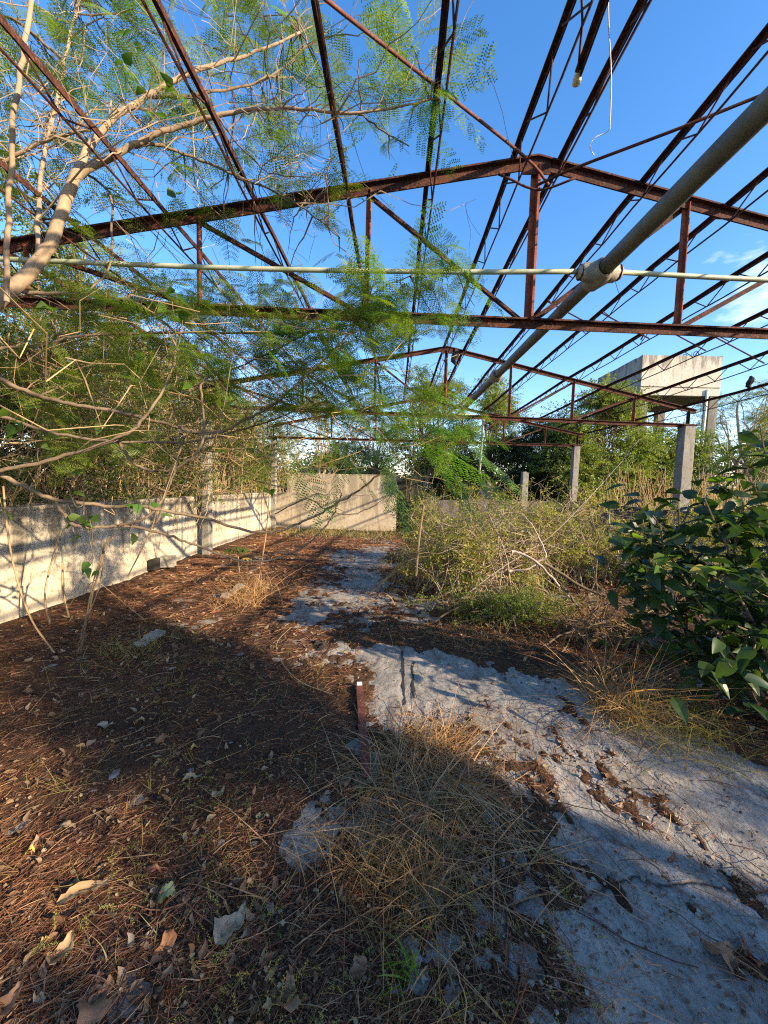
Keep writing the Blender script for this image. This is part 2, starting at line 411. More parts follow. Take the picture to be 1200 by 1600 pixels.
# ---------------------------------------------------------------- litter mask (where dead leaves cover the slab)
def ell(x, y, cx, cy, rx, ry, k=1.0):
    d = ((x - cx) / rx) ** 2 + ((y - cy) / ry) ** 2
    return k * np.exp(-d * 1.2)
def litter(x, y):
    x = np.asarray(x, float); y = np.asarray(y, float)
    n = (fbm(x * 2.3 + 5, y * 1.6 + 3, 5) - .5) * 1.6 + (fbm(x * 14 + 5, y * 11 + 3, 4) - .5) * 1.5
    left = 1 / (1 + np.exp((x + .12 + .25 * (fbm(x * 0 + 2, y * 2.1, 3) - .5)) * 16))
    near = 1 / (1 + np.exp((y - 3.6) * 5))
    b = -.75 + 1.45 * left
    far = 1 - near
    b = b * near + far * (.12 + .35 * (x < -1.3) + .35 / (1 + np.exp(-(x - .3) * 6)) + .25 * (y > 9))
    # litter under the bushes on the right
    edge = np.where(y < 3.13, 1.28 + .95 * (3.13 - y), .15 + 1.9 * (3.72 - y))
    b = b + 1.35 / (1 + np.exp(-(x - edge) * 9)) * (x > -.2) * (y < 4.2)
    b = b + ell(x, y, .22, 1.92, .5, .45, 1.35)
    b = b + ell(x, y, .1, 1.1, .4, .4, 1.0) + ell(x, y, .62, 1.1, .3, .2, .5) + ell(x, y, .75, 1.45, .2, .12, .9)
    b = b - ell(x, y, -.35, 3.45, .55, .30, 1.0) - ell(x, y, -.33, 1.62, .13, .2, 1.1) - ell(x, y, -.2, 2.2, .07, .12, 1.0)
    b = b - ell(x, y, -.45, 5.6, .8, 1.3, .75) - ell(x, y, -.6, 8.5, .8, 1.6, .55) - ell(x, y, -.62, 1.5, .12, .08, .7)
    b = b - ell(x, y, 1.6, 6.0, 1.2, 1.2, .5) - ell(x, y, -.15, 1.15, .2, .12, .5) 
    b = b + .30 * (fbm(x * 5, y * 5 + 30, 3) - .5)
    for (xa, ya, xb, yb, w) in ((.78, 2.53, .92, 1.4, .025), (1.29, 2.53, 1.46, 1.0, .03), (1.08, 2.2, 1.2, 1.0, .018)):
        t = np.clip((y - yb) / (ya - yb), 0, 1); xc = xb + (xa - xb) * t + .05 * (fbm(y * 4, y * 0 + 7, 3) - .5)
        b = b + .72 * np.clip(fbm(x * 0 + w * 90, y * 5, 3) * 3 - .9, 0, 1) * np.exp(-((x - xc) / (w * (.5 + 1.6 * fbm(y * 9, x * 9, 2)))) ** 2) * ((y > yb - .3) & (y < ya + .3))
    return b + n
def lz(x, y):
    m = litter(x, y)
    h = .022 * np.clip(m, 0, 1.2) + .075 * np.clip(m, -.6, 0) - .001 + .02 * (fbm(x * 9, y * 9, 3) - .5) * (m > 0)
    h = h + .03 * np.clip((-2.9 - x) / .9, 0, 1) ** 2 * (m > -5)      # banked up against the left wall
    return h
def fz(x, y):
    z = .016 * (fbm(x * 1.7 + 40, y * 1.2, 4) - .5) + .003 * (fbm(x * 11, y * 6, 3) - .5)
    z = z - .005 * np.clip((fbm(x * 3 + 9, y * 1.3 + 4, 5) - .5) * 30, 0, 1) - .004 * np.clip((fbm(x * 6 + 19, y * 4 + 4, 5) - .55) * 40, 0, 1) + .003 * (fbm(x * 30, y * 30, 2) - .5)
    return z
def topz(x, y): return np.maximum(lz(x, y), fz(x, y))

def grid(name, xs, ys, zf, m, keep=None, **kw):
    X, Y = np.meshgrid(xs, ys, indexing='ij'); Z = zf(X, Y)
    v = np.stack([X, Y, Z], -1).reshape(-1, 3); a, b = X.shape
    i = np.arange(a - 1)[:, None] * b + np.arange(b - 1)[None]
    f = np.stack([i, i + b, i + b + 1, i + 1], -1)
    f = f[keep(X[:-1, :-1], Y[:-1, :-1])] if keep is not None else f.reshape(-1, 4)
    mb = MB(); mb.add(v, f.reshape(-1, 4)); return mb.build(name, m, None, True, **kw)
ys = [-1.6]
while ys[-1] < 13.0: ys.append(ys[-1] + (.05 if ys[-1] < .7 else max(.011, .0062 * ys[-1])))
ys = np.array(ys); xs = np.concatenate([np.arange(-4.3, -1.4, .03), np.arange(-1.4, 2.3, .013), np.arange(2.3, 6.9, .04)])
grid('concrete_floor', xs, ys, fz, M['floor'], kind='structure')
grid('leaf_litter_bed', xs, ys, lz, M['litter'], keep=lambda x, y: litter(x, y) > -.55, kind='stuff', label='brown bed of fallen leaf stalks covering the slab')

def outz(X, Y):
    d = np.maximum(np.maximum(np.maximum(-4.35 - X, X - 6.9), np.maximum(-1.6 - Y, Y - 13.0)), 0)
    return np.where(d > 0, -.05 + .3 * (fbm(X * .3, Y * .3, 3) - .5) * np.clip(d / 3, 0, 1), -.12)
g1 = np.concatenate([[-900, -300, -120, -60, -35], np.arange(-24, 28, .8), [35, 60, 120, 300, 900]])
g2 = np.concatenate([[-900, -300, -100, -40, -20], np.arange(-12, 40, .8), [50, 80, 140, 300, 900]])
grid('ground', g1, g2, outz, M['soil'], kind='structure')

# ---------------------------------------------------------------- walls and columns
def wall_run(name, p0, p1, h0, h1, th, m, label, z0=-.1, step=.25, broken=0.0, groups=None):
    """a plastered wall with an uneven top, between two ground points"""
    p0 = np.array(p0, float); p1 = np.array(p1, float); d = p1 - p0; Ln = np.hypot(*d); t = d / Ln; n = np.array([t[1], -t[0]])
    k = max(2, int(Ln / step)); mb = MB(); rows = []
    for i in range(k + 1):
        s = i / k; c = p0 + d * s; h = h0 + (h1 - h0) * s + (rng.random() - .5) * .018 - broken * max(0, fbm(i * .35, 3.3) - .45)
        a = c - n * th / 2 ; b = c + n * th / 2; bw = (rng.random() - .5) * .008
        rows.append([(*(a + n * bw), z0), (*(a + n * bw), h), (*(b + n * bw), h + .004), (*(b + n * bw), z0)])
    v = np.array(rows).reshape(-1, 3); i = np.arange(k)[:, None] * 4; j = np.arange(4)[None]; q = (j + 1) % 4
    mb.add(v, np.stack([i + j, i + q, i + q + 4, i + j + 4], -1).reshape(-1, 4)); mb.f.append(np.array([[0, 1, 2, 3]])); mb.f.append(np.array([[k * 4 + 3, k * 4 + 2, k * 4 + 1, k * 4]]))
    root = empty(name, (*p0, 0), label, 'wall'); child(mb, 'wall_face', m, root)
    cp = MB(); cp.prof((*p0, (h0 + .012)), (*p1, (h1 + .012)), [(-th / 2 - .012, -.028), (th / 2 + .012, -.028), (th / 2 + .006, .012), (-th / 2 - .006, .012)], segs=int(max(2, Ln / .6)), wob=.012) if broken == 0 else None
    if broken == 0: child(cp, 'coping', m, root)
    return root
wl = wall_run('low_wall', (-3.94, -1.6), (-4.16, 12.9), 1.2, 1.2, .15, M['plaster'], 'long low cream plastered wall on the left, shadows of foliage across it')
# black box for the shade inside a drain hole at the left wall foot, and a loose block
dp = P(207, 905, 6.15)
mb = MB(); mb.box((-3.90, dp[1], .16), (.09, .20, .17)); child(mb, 'drain_hole_shade', M['black'], wl)
mb = MB(); mb.box((-3.80, dp[1] + .19, .17), (.22, .20, .17), np.array(Matrix.Rotation(.3, 3, 'Z')))
tag(mb.build('concrete_block', M['block']), 'small concrete block beside the dark drain hole in the left wall', 'block')

wall_run('low_wall', (-4.2, 12.95), (.10, 13.12), 1.2, 1.22, .15, M['plaster_far'], 'low stained end wall across the far end, left of the dark gap')
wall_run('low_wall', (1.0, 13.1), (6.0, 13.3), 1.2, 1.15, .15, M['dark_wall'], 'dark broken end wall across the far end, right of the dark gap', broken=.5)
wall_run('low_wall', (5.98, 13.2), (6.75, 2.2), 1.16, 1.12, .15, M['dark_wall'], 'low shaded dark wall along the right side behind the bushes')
wall_run('boundary_wall', (-4.8, 17.2), (.15, 17.6), 1.95, 2.02, .18, M['plaster_far'], 'taller pale wall standing behind the low end wall')

def column(x, y, h, w, label, cat='column', broken=False, cap=True, m='column'):
    root = empty('concrete_column', (x, y, 0), label, cat)
    mb = MB(); k = 14
    for i in range(1): pass
    zz = np.linspace(-.1, h, k); ring = []
    for z in zz:
        c = w / 2; ch = .012
        for (a, b) in ((-c + ch, -c), (c - ch, -c), (c, -c + ch), (c, c - ch), (c - ch, c), (-c + ch, c), (-c, c - ch), (-c, -c + ch)):
            ring.append((x + a + (rng.random() - .5) * .008, y + b + (rng.random() - .5) * .008, z))
    v = np.array(ring); i = np.arange(k - 1)[:, None] * 8; j = np.arange(8)[None]; q = (j + 1) % 8
    mb.add(v, np.stack([i + j, i + q, i + q + 8, i + j + 8], -1).reshape(-1, 4)); mb.f.append(np.array([list(range((k - 1) * 8, k * 8))]))
    if broken:
        mb.v[-1][-8:, 2] += (rng.random(8) - .5) * .12
    child(mb, 'shaft', M[m], root)
    if cap:
        cp = MB(); cp.box((x, y, h + .008), (w + .1, w + .06, .015)); child(cp, 'steel_plate', M['rust_dark'], root)
    return root
column(-3.80, 7.72, 3.02, .16, 'grey concrete column standing against the left wall')
column(6.33, 8.64, 3.02, .235, 'concrete column on the right, nearest of the two under the roof ends')
column(5.96, 12.95, 3.02, .20, 'slim sunlit concrete column at the far right corner')
column(-4.02, 12.75, 3.02, .17, 'concrete column at the far left corner of the walls')
column(4.42, 13.2, 2.15, .20, 'short broken concrete post on the dark far wall', 'post', True, False)
column(-3.88, 3.36, 3.02, .24, 'concrete column at the left edge behind the thick trunk')
column(3.75, 15.8, 1.75, .42, 'stubby square concrete pier beyond the far wall', 'pier', True, False)

# ---------------------------------------------------------------- roof trusses
def L_prof(w, h, t): return [(-w / 2, h / 2), (-w / 2, h / 2 - t), (w / 2 - t, h / 2 - t), (w / 2 - t, -h / 2), (w / 2, -h / 2), (w / 2, h / 2)]
def T_prof(w, h, t): return [(-w / 2, 0), (-w / 2, t), (w / 2, t), (w / 2, 0), (t / 2, 0), (t / 2, -h), (-t / 2, -h), (-t / 2, 0)]
ZC, ZR, XR = 3.05, 4.42, 1.13
def truss(A, B, xr, label, first=False):
    A = np.array(A, float); B = np.array(B, float)
    def at(x, z):
        s = (x - A[0]) / (B[0] - A[0]); return np.array([x, A[1] + (B[1] - A[1]) * s, z])
    root = empty('roof_truss', (xr, at(xr, 0)[1], ZC), label, 'roof truss', 'rusted roof trusses')
    def zt(x): return ZR - abs(x - xr) * (.205 if x < xr else .192)
    m = M['rust']; w = .07
    bc = T_prof(.09, .065, .014); tc = T_prof(.09, .075, .014)
    b = MB(); b.prof(at(A[0] - .1, ZC), at(B[0] + .1, ZC), bc, segs=14, wob=.008); child(b, 'bottom_chord', m, root)
    for (xa, xb) in ((A[0] - .15, xr), (xr, B[0] + .15)):
        b = MB(); b.prof(at(xa, zt(xa)), at(xb, zt(xb)), tc, segs=8, wob=.008); child(b, 'top_chord', m, root)
    b = MB(); b.prof(at(xr, ZC), at(xr, ZR - .06), L_prof(.085, .06, .02), up=(1, 0, 0)); child(b, 'king_post', M['rust_red'], root)
    b = MB(); b.box(at(xr, ZR - .07) + np.array([0, -.012, 0]), (.24, .008, .13)); child(b, 'gusset_plate', m, root)
    xsL = [xr - 1.45 * k for k in (1, 2, 3)]; xsR = [xr + 1.37 * k for k in (1, 2, 3)]
    for x in xsL + xsR:
        if not (A[0] < x < B[0]): continue
        b = MB(); b.prof(at(x, ZC), at(x, zt(x) - .03), L_prof(.045, .045, .008), up=(1, 0, 0)); child(b, 'post', M['rust_red'], root)
    for chain in ([xr] + xsL, [xr] + xsR):
        for a, c in zip(chain[:-1], chain[1:]):
            if not (A[0] < c < B[0]): continue
            b = MB(); p0 = at(a + (.05 if c > a else -.05), ZC + .02); p1 = at(c, zt(c) - .05); off = np.array([0, .025, 0])
            b.prof(p0 + off, p1 + off, L_prof(.042, .042, .007), up=(0, 1, 0)); child(b, 'diagonal', m, root)
    for x in (A[0] + .02, B[0] - .02):
        b = MB(); b.prof(at(x, ZC), at(x, zt(x)), L_prof(.05, .05, .008), up=(1, 0, 0)); child(b, 'end_post', m, root)
    return root
T1 = ((-3.88, 3.27), (6.6, 3.92)); T2 = ((-3.86, 7.66), (6.38, 8.66)); T3 = ((-4.02, 12.62), (6.0, 12.92))
truss(*T1, 1.16, 'nearest rusted roof truss spanning the whole picture overhead')
truss(*T2, 1.0, 'middle rusted roof truss resting on the left wall column')
truss(*T3, .80, 'farthest and smallest rusted roof truss, above the end wall')

def purlin(x0, label, slope, y0=-1.4, y1=12.75, ends=None):
    """an open web purlin running away from the camera: top angle, bottom rod, zigzag web bars"""
    x1 = x0 - .2 * (x0 - 1.0) * .12 - .25 * (x0 > 3) * 0
    def X(y): return x0 + (x1 - x0) * (y - 3.4) / 9.3
    xr = lambda y: 1.16 - .38 * np.clip((y - 3.4) / 9.3, 0, 1)
    def Z(y): xx = X(y); return ZR - abs(xx - xr(y)) * (.205 if xx < xr(y) else .192) + .035
    root = empty('roof_purlin', (x0, 3.4, float(Z(3.4))), label, 'purlin', 'open web roof purlins')
    sag = lambda y: -.02 * math.sin((y % 4.5) / 4.5 * math.pi)
    ysv = np.linspace(y0, y1, 22); jt = (rng.random((22, 2)) - .5) * .012
    top = np.array([(X(y) + jt[i, 0], y, Z(y) + sag(y) + jt[i, 1]) for i, y in enumerate(ysv)])
    b = MB()
    for i in range(21): b.prof(top[i], top[i + 1] + (top[i + 1] - top[i]) * .004, L_prof(.042, .042, .009))
    child(b, 'top_bar', M['rust'], root)
    h = .21; lean = .05 if x0 < 1 else -.05
    bot = [(X(y) + lean, y, Z(y) - h + (.02 * (rng.random() - .5))) for y in np.linspace(y0 + .4, y1 - .3, 30)]
    b = MB(); b.tube(bot, .0085, 5); child(b, 'bottom_rod', M['rust_dark'], root)
    mod = .62; k = 0; y = y0 + .4
    me = {}
    while y < y1 - .4:
        for sgn, l in ((0, .22), (1, .30)):
            ya, yb = (y, y + .2) if sgn == 0 else (y + .2, y + .48)
            pa = np.array([X(ya), ya, Z(ya) - .02]); pb = np.array([X(yb) + 0, yb, Z(yb) - .02])
            if sgn == 0: pb = np.array([X(yb) + lean, yb, Z(yb) - h])
            else: pa = np.array([X(ya) + lean, ya, Z(ya) - h])
            if sgn not in me:
                q = MB(); q.tube([(0, 0, 0), pb - pa], .0065, 5); me[sgn] = q.mesh('web_bar', M['rust_dark'])
            put(me[sgn], 'web_bar', root, Matrix.Translation(pa.tolist()))
        y += mod
    return root
names_l = {.21: 'second slope purlin left of the ridge, crossing dark against the open sky', .95: 'ridge purlin just left of the roof peak',
 1.36: 'ridge purlin just right of the roof peak', -.49: 'purlin passing over the thin left truss post, edged by feathery leaves',
 -1.26: 'purlin left of the open sky, its bar crossing the curved pale branch', -2.0: 'reddish purlin running up into the top left foliage',
 -2.72: 'low red purlin behind the forked tan trunk', -3.45: 'outermost left purlin near the left eave, behind the leaves',
 2.1: 'purlin crossing right of the peak and above the big pipe', 2.88: 'purlin passing behind the big pipe near the right edge',
 3.68: 'purlin on the right slope, its lower rod nearest the pipe joint height', 4.5: 'purlin on the right slope running above the water tank',
 5.35: 'purlin on the right slope crossing in front of the tank wall', 6.3: 'right eave purlin low down over the column tops'}
for x, lb in names_l.items(): purlin(x, lb, 0)

# sag rods between purlins in the right bays
root = empty('sag_rod_line', (3, 6, 3.7), 'line of short diagonal rods between the right hand purlins', 'brace')
PX = [2.1, 2.88, 3.68, 4.5, 5.35, 6.3]
def zroof(x, y): return ZR - abs(x - (1.16 - .38 * (y - 3.4) / 9.3)) * .192 + .03
for a, b_ in zip(PX[:-1], PX[1:]):
    for yy in (5.75,):
        b = MB(); b.tube([(a, yy, zroof(a, yy)), (b_ - .03, yy + .1, zroof(b_, yy) - .16)], .010, 5); child(b, 'rod', M['rust_dark'], root)

# bracing rods round the peak of the near truss
def rod(pts, r, m, label, name='brace_rod', cat='brace rod', n=7):
    b = MB(); b.tube(pts, r, n); return tag(b.build(name, m, None, True), label, cat)
rod(smoothline([P(470, -40, 2.2), P(510, 0, 2.30), P(660, 118, 2.75), P(820, 245, 3.30), P(857, 288, 3.5)], 4), .011, M['bar'], 'thin reddish brace rod slanting down to the roof peak from the upper left')
rod(smoothline([P(1290, 115, 2.6), P(1200, 145, 2.78), P(1050, 205, 2.95), P(900, 262, 3.25), P(838, 290, 3.42)], 4), .011, M['rust_dark'], 'dark bent brace rod running from the peak out to the right edge')
rod(smoothline([P(778, 272, 3.4), P(800, 281, 3.4), P(822, 292, 3.4), P(850, 296, 3.38), P(900, 278, 3.3)], 4), .009, M['rust_dark'], 'short kinked rod hooked under the roof peak')
# broken angle bar hanging at the top, with a cream socket on its end
root = empty('broken_bar', tuple(P(905, 118, 2.6)), 'short broken rusty bar ending in mid air above the peak', 'bar')
b = MB(); b.prof(P(962, -50, 2.05), P(903, 116, 2.62), L_prof(.04, .04, .01)); child(b, 'bar', M['rust'], root)
b = MB(); b.tube([P(907, -60, 2.3), P(910, 35, 2.4), P(904, 100, 2.55), P(902, 112, 2.6)], .007, 5); child(b, 'rod', M['rust_dark'], root)
c0 = P(903, 118, 2.62); ax = unit(P(900, 132, 2.66) - c0)
b = MB(); b.tube([c0 - ax * .02, c0, c0 + ax * .02, c0 + ax * .045, c0 + ax * .05], [.014, .022, .026, .024, .014], 12)
tag(b.build('lamp_socket', M['cream'], None, True), 'cream coloured lamp socket on the tip of the broken bar', 'socket')
wpts = smoothline([P(950, -30, 2.2), P(951, 40, 2.35), P(955, 120, 2.6), P(953, 190, 2.75), P(950, 205, 2.8), P(930, 215, 2.82), P(922, 228, 2.83), P(928, 243, 2.85)], 6)
b = MB(); b.tube(wpts, .0035, 5); tag(b.build('hanging_wire', M['white'], None, True), 'thin white wire dangling with a curled end against the sky', 'wire')

# ---------------------------------------------------------------- pipes
def ring(b, c, ax, prof, n=20, jag=0.0):
    c = np.array(c, float); ax = unit(np.array(ax, float)); b.tube([c + ax * t for t, r in prof], [r * .82 for t, r in prof], n, True, jag)
root = empty('water_pipe', (1.42, 3.4, 3.14), 'thick weathered grey pipe running overhead into the distance', 'pipe')
pz = 3.155
def pipe_at(y): return np.array([1.46 + (1.37 - 1.46) * (y - 3) / 5.2 , y, pz - .012 * math.sin((y + 1) * .5)])
b = MB(); b.tube([pipe_at(y) for y in np.linspace(-1.6, 2.93, 10)], .055, 24, True); child(b, 'pipe_length', M['pipe'], root, True)
b = MB(); b.tube([pipe_at(y) for y in np.linspace(2.93, 8.15, 12)], .051, 24, True); child(b, 'pipe_length', M['pipe'], root, True)
for yj, kk in ((2.98, 1.0), (5.65, .9)):
    b = MB(); ring(b, pipe_at(yj), (0, 1, 0), [(-.11 * kk, .07), (-.105 * kk, .088), (-.085 * kk, .09), (-.06 * kk, .1), (0, .112), (.05 * kk, .105), (.07 * kk, .092), (.11 * kk, .09), (.115 * kk, .066)], 22, .10)
    child(b, 'pipe_joint', M['wrap'], root, True)
b = MB(); pj = pipe_at(2.98)
ring(b, pj + np.array([.0, -.02, 0]), (1, .02, 0), [(-.17, .03), (-.165, .045), (-.13, .07), (-.05, .09), (0, .095), (.06, .085), (.11, .072), (.135, .05), (.15, .05), (.155, .03)], 18, .18)
child(b, 'joint_wrapping', M['wrap'], root, True)
for q in (-.145, -.115, .1, .13):
    b = MB(); ring(b, pj + np.array([q, -.02, 0]), (1, .05, 0), [(-.006, .056), (-.003, .066), (.003, .066), (.006, .056)], 18, .05); child(b, 'wire_tie', M['rust_dark'], root, True)
b = MB(); b.tube([pj + np.array([.12, 0, -.04]), pj + np.array([.145, 0, -.11]), pj + np.array([.17, 0, -.16])], .002, 4); child(b, 'wire_end', M['rust_dark'], root)

root = empty('cross_pipe', (0, 3, 3.15), 'thin pale green pipe crossing level under the near truss', 'pipe')
b = MB(); b.tube(smoothline([(-3.95, 2.86, 3.16), (-2.9, 2.90, 3.15), (-1.2, 2.95, 3.135), (.3, 2.97, 3.14), (1.33, 2.96, 3.15)], 4), .0175, 12, True); child(b, 'pipe_length', M['pale_pipe'], root, True)
b = MB(); b.tube(smoothline([(1.58, 2.96, 3.15), (2.73, 3.03, 3.145), (4.5, 3.1, 3.15), (6.6, 3.2, 3.14)], 4), .0175, 12, True); child(b, 'pipe_length', M['pale_pipe'], root, True)

root = empty('down_pipe', (1.85, 8.4, 2.2), 'white plastic pipe with an elbow hanging below the middle truss', 'pipe')
e0, e1, e2 = P(716, 648, 8.3), P(750, 650, 8.4), P(740, 742, 8.4)
b = MB(); b.tube(smoothline([e0, P(738, 649, 8.4), e1, P(755, 653, 8.4), P(755, 662, 8.4)], 4), .03, 10); child(b, 'elbow', M['white_pipe'], root, True)
b = MB(); b.tube([P(755, 660, 8.4), P(749, 740, 8.4)], .026, 10); child(b, 'straight_length', M['white_pipe'], root, True)

# ---------------------------------------------------------------- water tank
TX0, TX1, TY0, TY1, TZ0, TZ1 = 10.4, 13.72, 17.0, 20.6, 5.72, 7.38
root = empty('water_tank', ((TX0 + TX1) / 2, (TY0 + TY1) / 2, 0), 'raised square concrete water tank on legs at the right', 'water tank')
def slab_wall(name, a, c, z0, z1, m, th=.12):
    b = MB(); a = np.array(a, float); c = np.array(c, float); d = c - a; k = 12
    n = np.array([d[1], -d[0]]) / np.hypot(*d); rows = []
    zs = np.linspace(z0, z1, 6)
    for o in (0, 1):
        v = []
        for i in range(k + 1):
            for z in zs: v.append((*(a + d * i / k - n * th * o + n * (rng.random() - .5) * .01), z + (rng.random() - .5) * (.03 if z == z1 else 0)))
        i = np.arange(k)[:, None] * 6 + np.arange(5)[None]; f = np.stack([i, i + 6, i + 7, i + 1], -1).reshape(-1, 4); b.add(v, f); rows.append(b.n - len(v))
    for i in range(k):
        p, q = rows[0] + i * 6 + 5, rows[1] + i * 6 + 5; b.f.append(np.array([[p, p + 6, q + 6, q]]))
    return child(b, name, m, root)
slab_wall('side_panel', (TX0, TY0), (TX1, TY0), TZ0, TZ1, M['tank'])
slab_wall('side_panel', (TX0, TY1), (TX0, TY0 + .003), TZ0, TZ1 - .0, M['tank_shaded'])
slab_wall('side_panel', (TX1, TY0 + .003), (TX1, TY1), TZ0, TZ1, M['tank'])
slab_wall('side_panel', (TX1, TY1), (TX0, TY1 - .003), TZ0, TZ1, M['tank'])
b = MB(); b.box(((TX0 + TX1) / 2, (TY0 + TY1) / 2, TZ0 + .06), (TX1 - TX0 - .03, TY1 - TY0 - .03, .16)); child(b, 'bottom_slab', M['column'], root)
b = MB(); b.box(((TX0 + TX1) / 2, TY0 - .02, TZ0 + .36), (TX1 - TX0 + .02, .045, .03)); child(b, 'ledge', M['tank'], root)
for (x, y) in ((TX0 + .2, TY0 + .2), (TX1 - .2, TY0 + .2), (TX0 + .2, TY1 - .2), (TX1 - .2, TY1 - .2)):
    b = MB(); b.box((x, y, TZ0 / 2 - .1), (.34, .34, TZ0 + .2)); child(b, 'leg', M['column'], root)
b = MB(); b.tube([(TX1 - .55, TY0 - .04, TZ0 + .25), (TX1 - .62, TY0 - .05, 2.2)], .05, 8); child(b, 'drain_pipe', M['white_pipe'], root)
for i, (x, y) in enumerate(((TX1 - .55, TY0 + 1.6), (TX1 - .35, TY0 + 1.2))):
    b = MB(); b.tube(smoothline([(x, y, TZ1 - .05), (x, y, TZ1 + .45), (x + .12, y, TZ1 + .62), (x + .25, y, TZ1 + .45), (x + .25, y, TZ1 - .05)], 4), .018, 5); child(b, 'ladder_hoop', M['rust_dark'], root)
for i in range(3): 
    b = MB(); x = TX1 - 1.1 + i * .2; b.tube([(x, TY0 + .3, TZ1 - .02), (x + .03, TY0 + .3, TZ1 + .25)], .01, 4); child(b, 'reinforcing_bar', M['rust_dark'], root)


# ---------------------------------------------------------------- plant building blocks
def frond_proto(pairs=13, L=.42, pin=.10, lf=13, ll=.0105, lw=.0042, droop=.10, seed=1):
    r = np.random.default_rng(seed); V = []; F = []; n = 0
    for k in range(pairs):
        t = .14 + .86 * (k + .5) / pairs; y = L * t; z0 = -droop * t * t
        pl = pin * (.55 + .6 * math.sin(math.pi * (.12 + .80 * t))) * r.uniform(.85, 1.1)
        for sd in (-1, 1):
            a = math.radians(r.uniform(52, 66)); d = np.array([sd * math.sin(a), math.cos(a), -.12 - .1 * r.random()]); d /= np.linalg.norm(d)
            sdv = np.array([-d[1] * sd, d[0] * sd, 0]); sdv /= np.linalg.norm(sdv)
            o = np.array([0, y, z0]); m = max(4, int(lf * pl / pin)); nn = np.array([0, 0, 1.0])
            v = [o - sdv * .0007, o + sdv * .0007, o + d * pl + sdv * .0004 + nn * -.012, o + d * pl - sdv * .0004 + nn * -.012]; V += v; F.append([n, n + 1, n + 2, n + 3]); n += 4
            for j in range(m):
                q = o + d * pl * (j + .7) / m + nn * (-.012 * ((j + .7) / m) ** 2); sc = 1 - .45 * abs((j + .5) / m - .45) * 1.4
                for s2 in (-1, 1):
                    e = sdv * s2 * .93 + d * .36 + nn * r.uniform(-.25, .25); w = d * lw * .5 * sc; p1 = q + e * ll * sc
                    V += [q, q + e * ll * sc * .5 - w, p1, q + e * ll * sc * .5 + w]; F.append([n, n + 1, n + 2, n + 3]); n += 4
    k = 8; T = np.linspace(0, 1, k)
    for i in range(k - 1):
        w0 = .0016 * (1 - T[i] * .6); w1 = .0016 * (1 - T[i + 1] * .6)
        V += [np.array([-w0, L * T[i], -droop * T[i] ** 2]), np.array([w0, L * T[i], -droop * T[i] ** 2]), np.array([w1, L * T[i + 1], -droop * T[i + 1] ** 2]), np.array([-w1, L * T[i + 1], -droop * T[i + 1] ** 2])]; F.append([n, n + 1, n + 2, n + 3]); n += 4
    return np.array(V), np.array(F)
def frond_low(pairs=9, L=.34, pin=.085, w=.009, droop=.08, seed=1):
    r = np.random.default_rng(seed); V = []; F = []; n = 0
    for k in range(pairs):
        t = .15 + .85 * (k + .5) / pairs
        for sd in (-1, 1):
            for h in (0, 1):
                pl = pin * (.6 + .5 * math.sin(math.pi * t)) * r.uniform(.8, 1.1); o = np.array([0, L * t, -droop * t * t])
                d = unit(np.array([sd * .85, .5, -.2])); o = o + d * pl * .52 * h; s = np.array([-d[1], d[0], 0]) * w * (.5 if h else .6)
                V += [o, o + d * pl * .22 - s, o + d * pl * .48, o + d * pl * .22 + s]; F.append([n, n + 1, n + 2, n + 3]); n += 4
    return np.array(V), np.array(F)
def pinnate(n=11, L=.22, leaf=.036, w=.014, seed=1):
    r = np.random.default_rng(seed); V = []; F = []; k = 0
    for i in range(n):
        t = .1 + .9 * i / (n - 1); o = np.array([0, L * t, -.05 * t * t])
        for sd in (-1, 1):
            d = unit(np.array([sd * .85, .45, -.15 + r.normal() * .25])); s = np.array([-d[1], d[0], r.normal() * .3]); l = leaf * (.6 + .5 * math.sin(math.pi * t)) * r.uniform(.8, 1.15); V += [o, o + d * l * .5 - s * w * .5, o + d * l, o + d * l * .5 + s * w * .5]; F.append([k, k + 1, k + 2, k + 3]); k += 4
    V += [np.array([-.001, 0, 0]), np.array([.001, 0, 0]), np.array([.0005, L, -.05]), np.array([-.0005, L, -.05])]; F.append([k, k + 1, k + 2, k + 3])
    return np.array(V), np.array(F)
def sprig_proto(n=10, L=.2, leaf=.045, w=.018, seed=1, spread=1.0):
    r = np.random.default_rng(seed); V = []; F = []; k = 0
    V += [np.array([-.0015, 0, 0]), np.array([.0015, 0, 0]), np.array([.0006, L, -.02]), np.array([-.0006, L, -.02])]; F.append([0, 1, 2, 3]); k = 4
    for i in range(n):
        t = (i + .8) / n; o = np.array([0, L * t, -.02 * t * t]); a = i * 2.4 + r.random()
        d = unit(np.array([math.sin(a) * spread, .45 + .3 * r.random(), math.cos(a) * .5 - .25])); s = unit(np.cross(d, [.1, .2, 1.0] + r.normal(size=3) * .3)); l = leaf * r.uniform(.7, 1.15)
        V += [o, o + d * l * .45 - s * w * .5 + np.array([0, 0, .15 * w]), o + d * l + np.array([0, 0, -.12 * l]), o + d * l * .45 + s * w * .5 + np.array([0, 0, .15 * w])]; F.append([k, k + 1, k + 2, k + 3]); k += 4
    return np.array(V), np.array(F)
FR_LOW = [pinnate(9 + i, .20 + .02 * i, seed=i) for i in range(3)]
SPR = {'small': [sprig_proto(12, .16, .026, .013, s) for s in range(3)], 'mid': [sprig_proto(11, .24, .055, .026, s) for s in range(3)], 'big': [sprig_proto(9, .30, .10, .04, s) for s in range(3)], 'feather': FR_LOW}
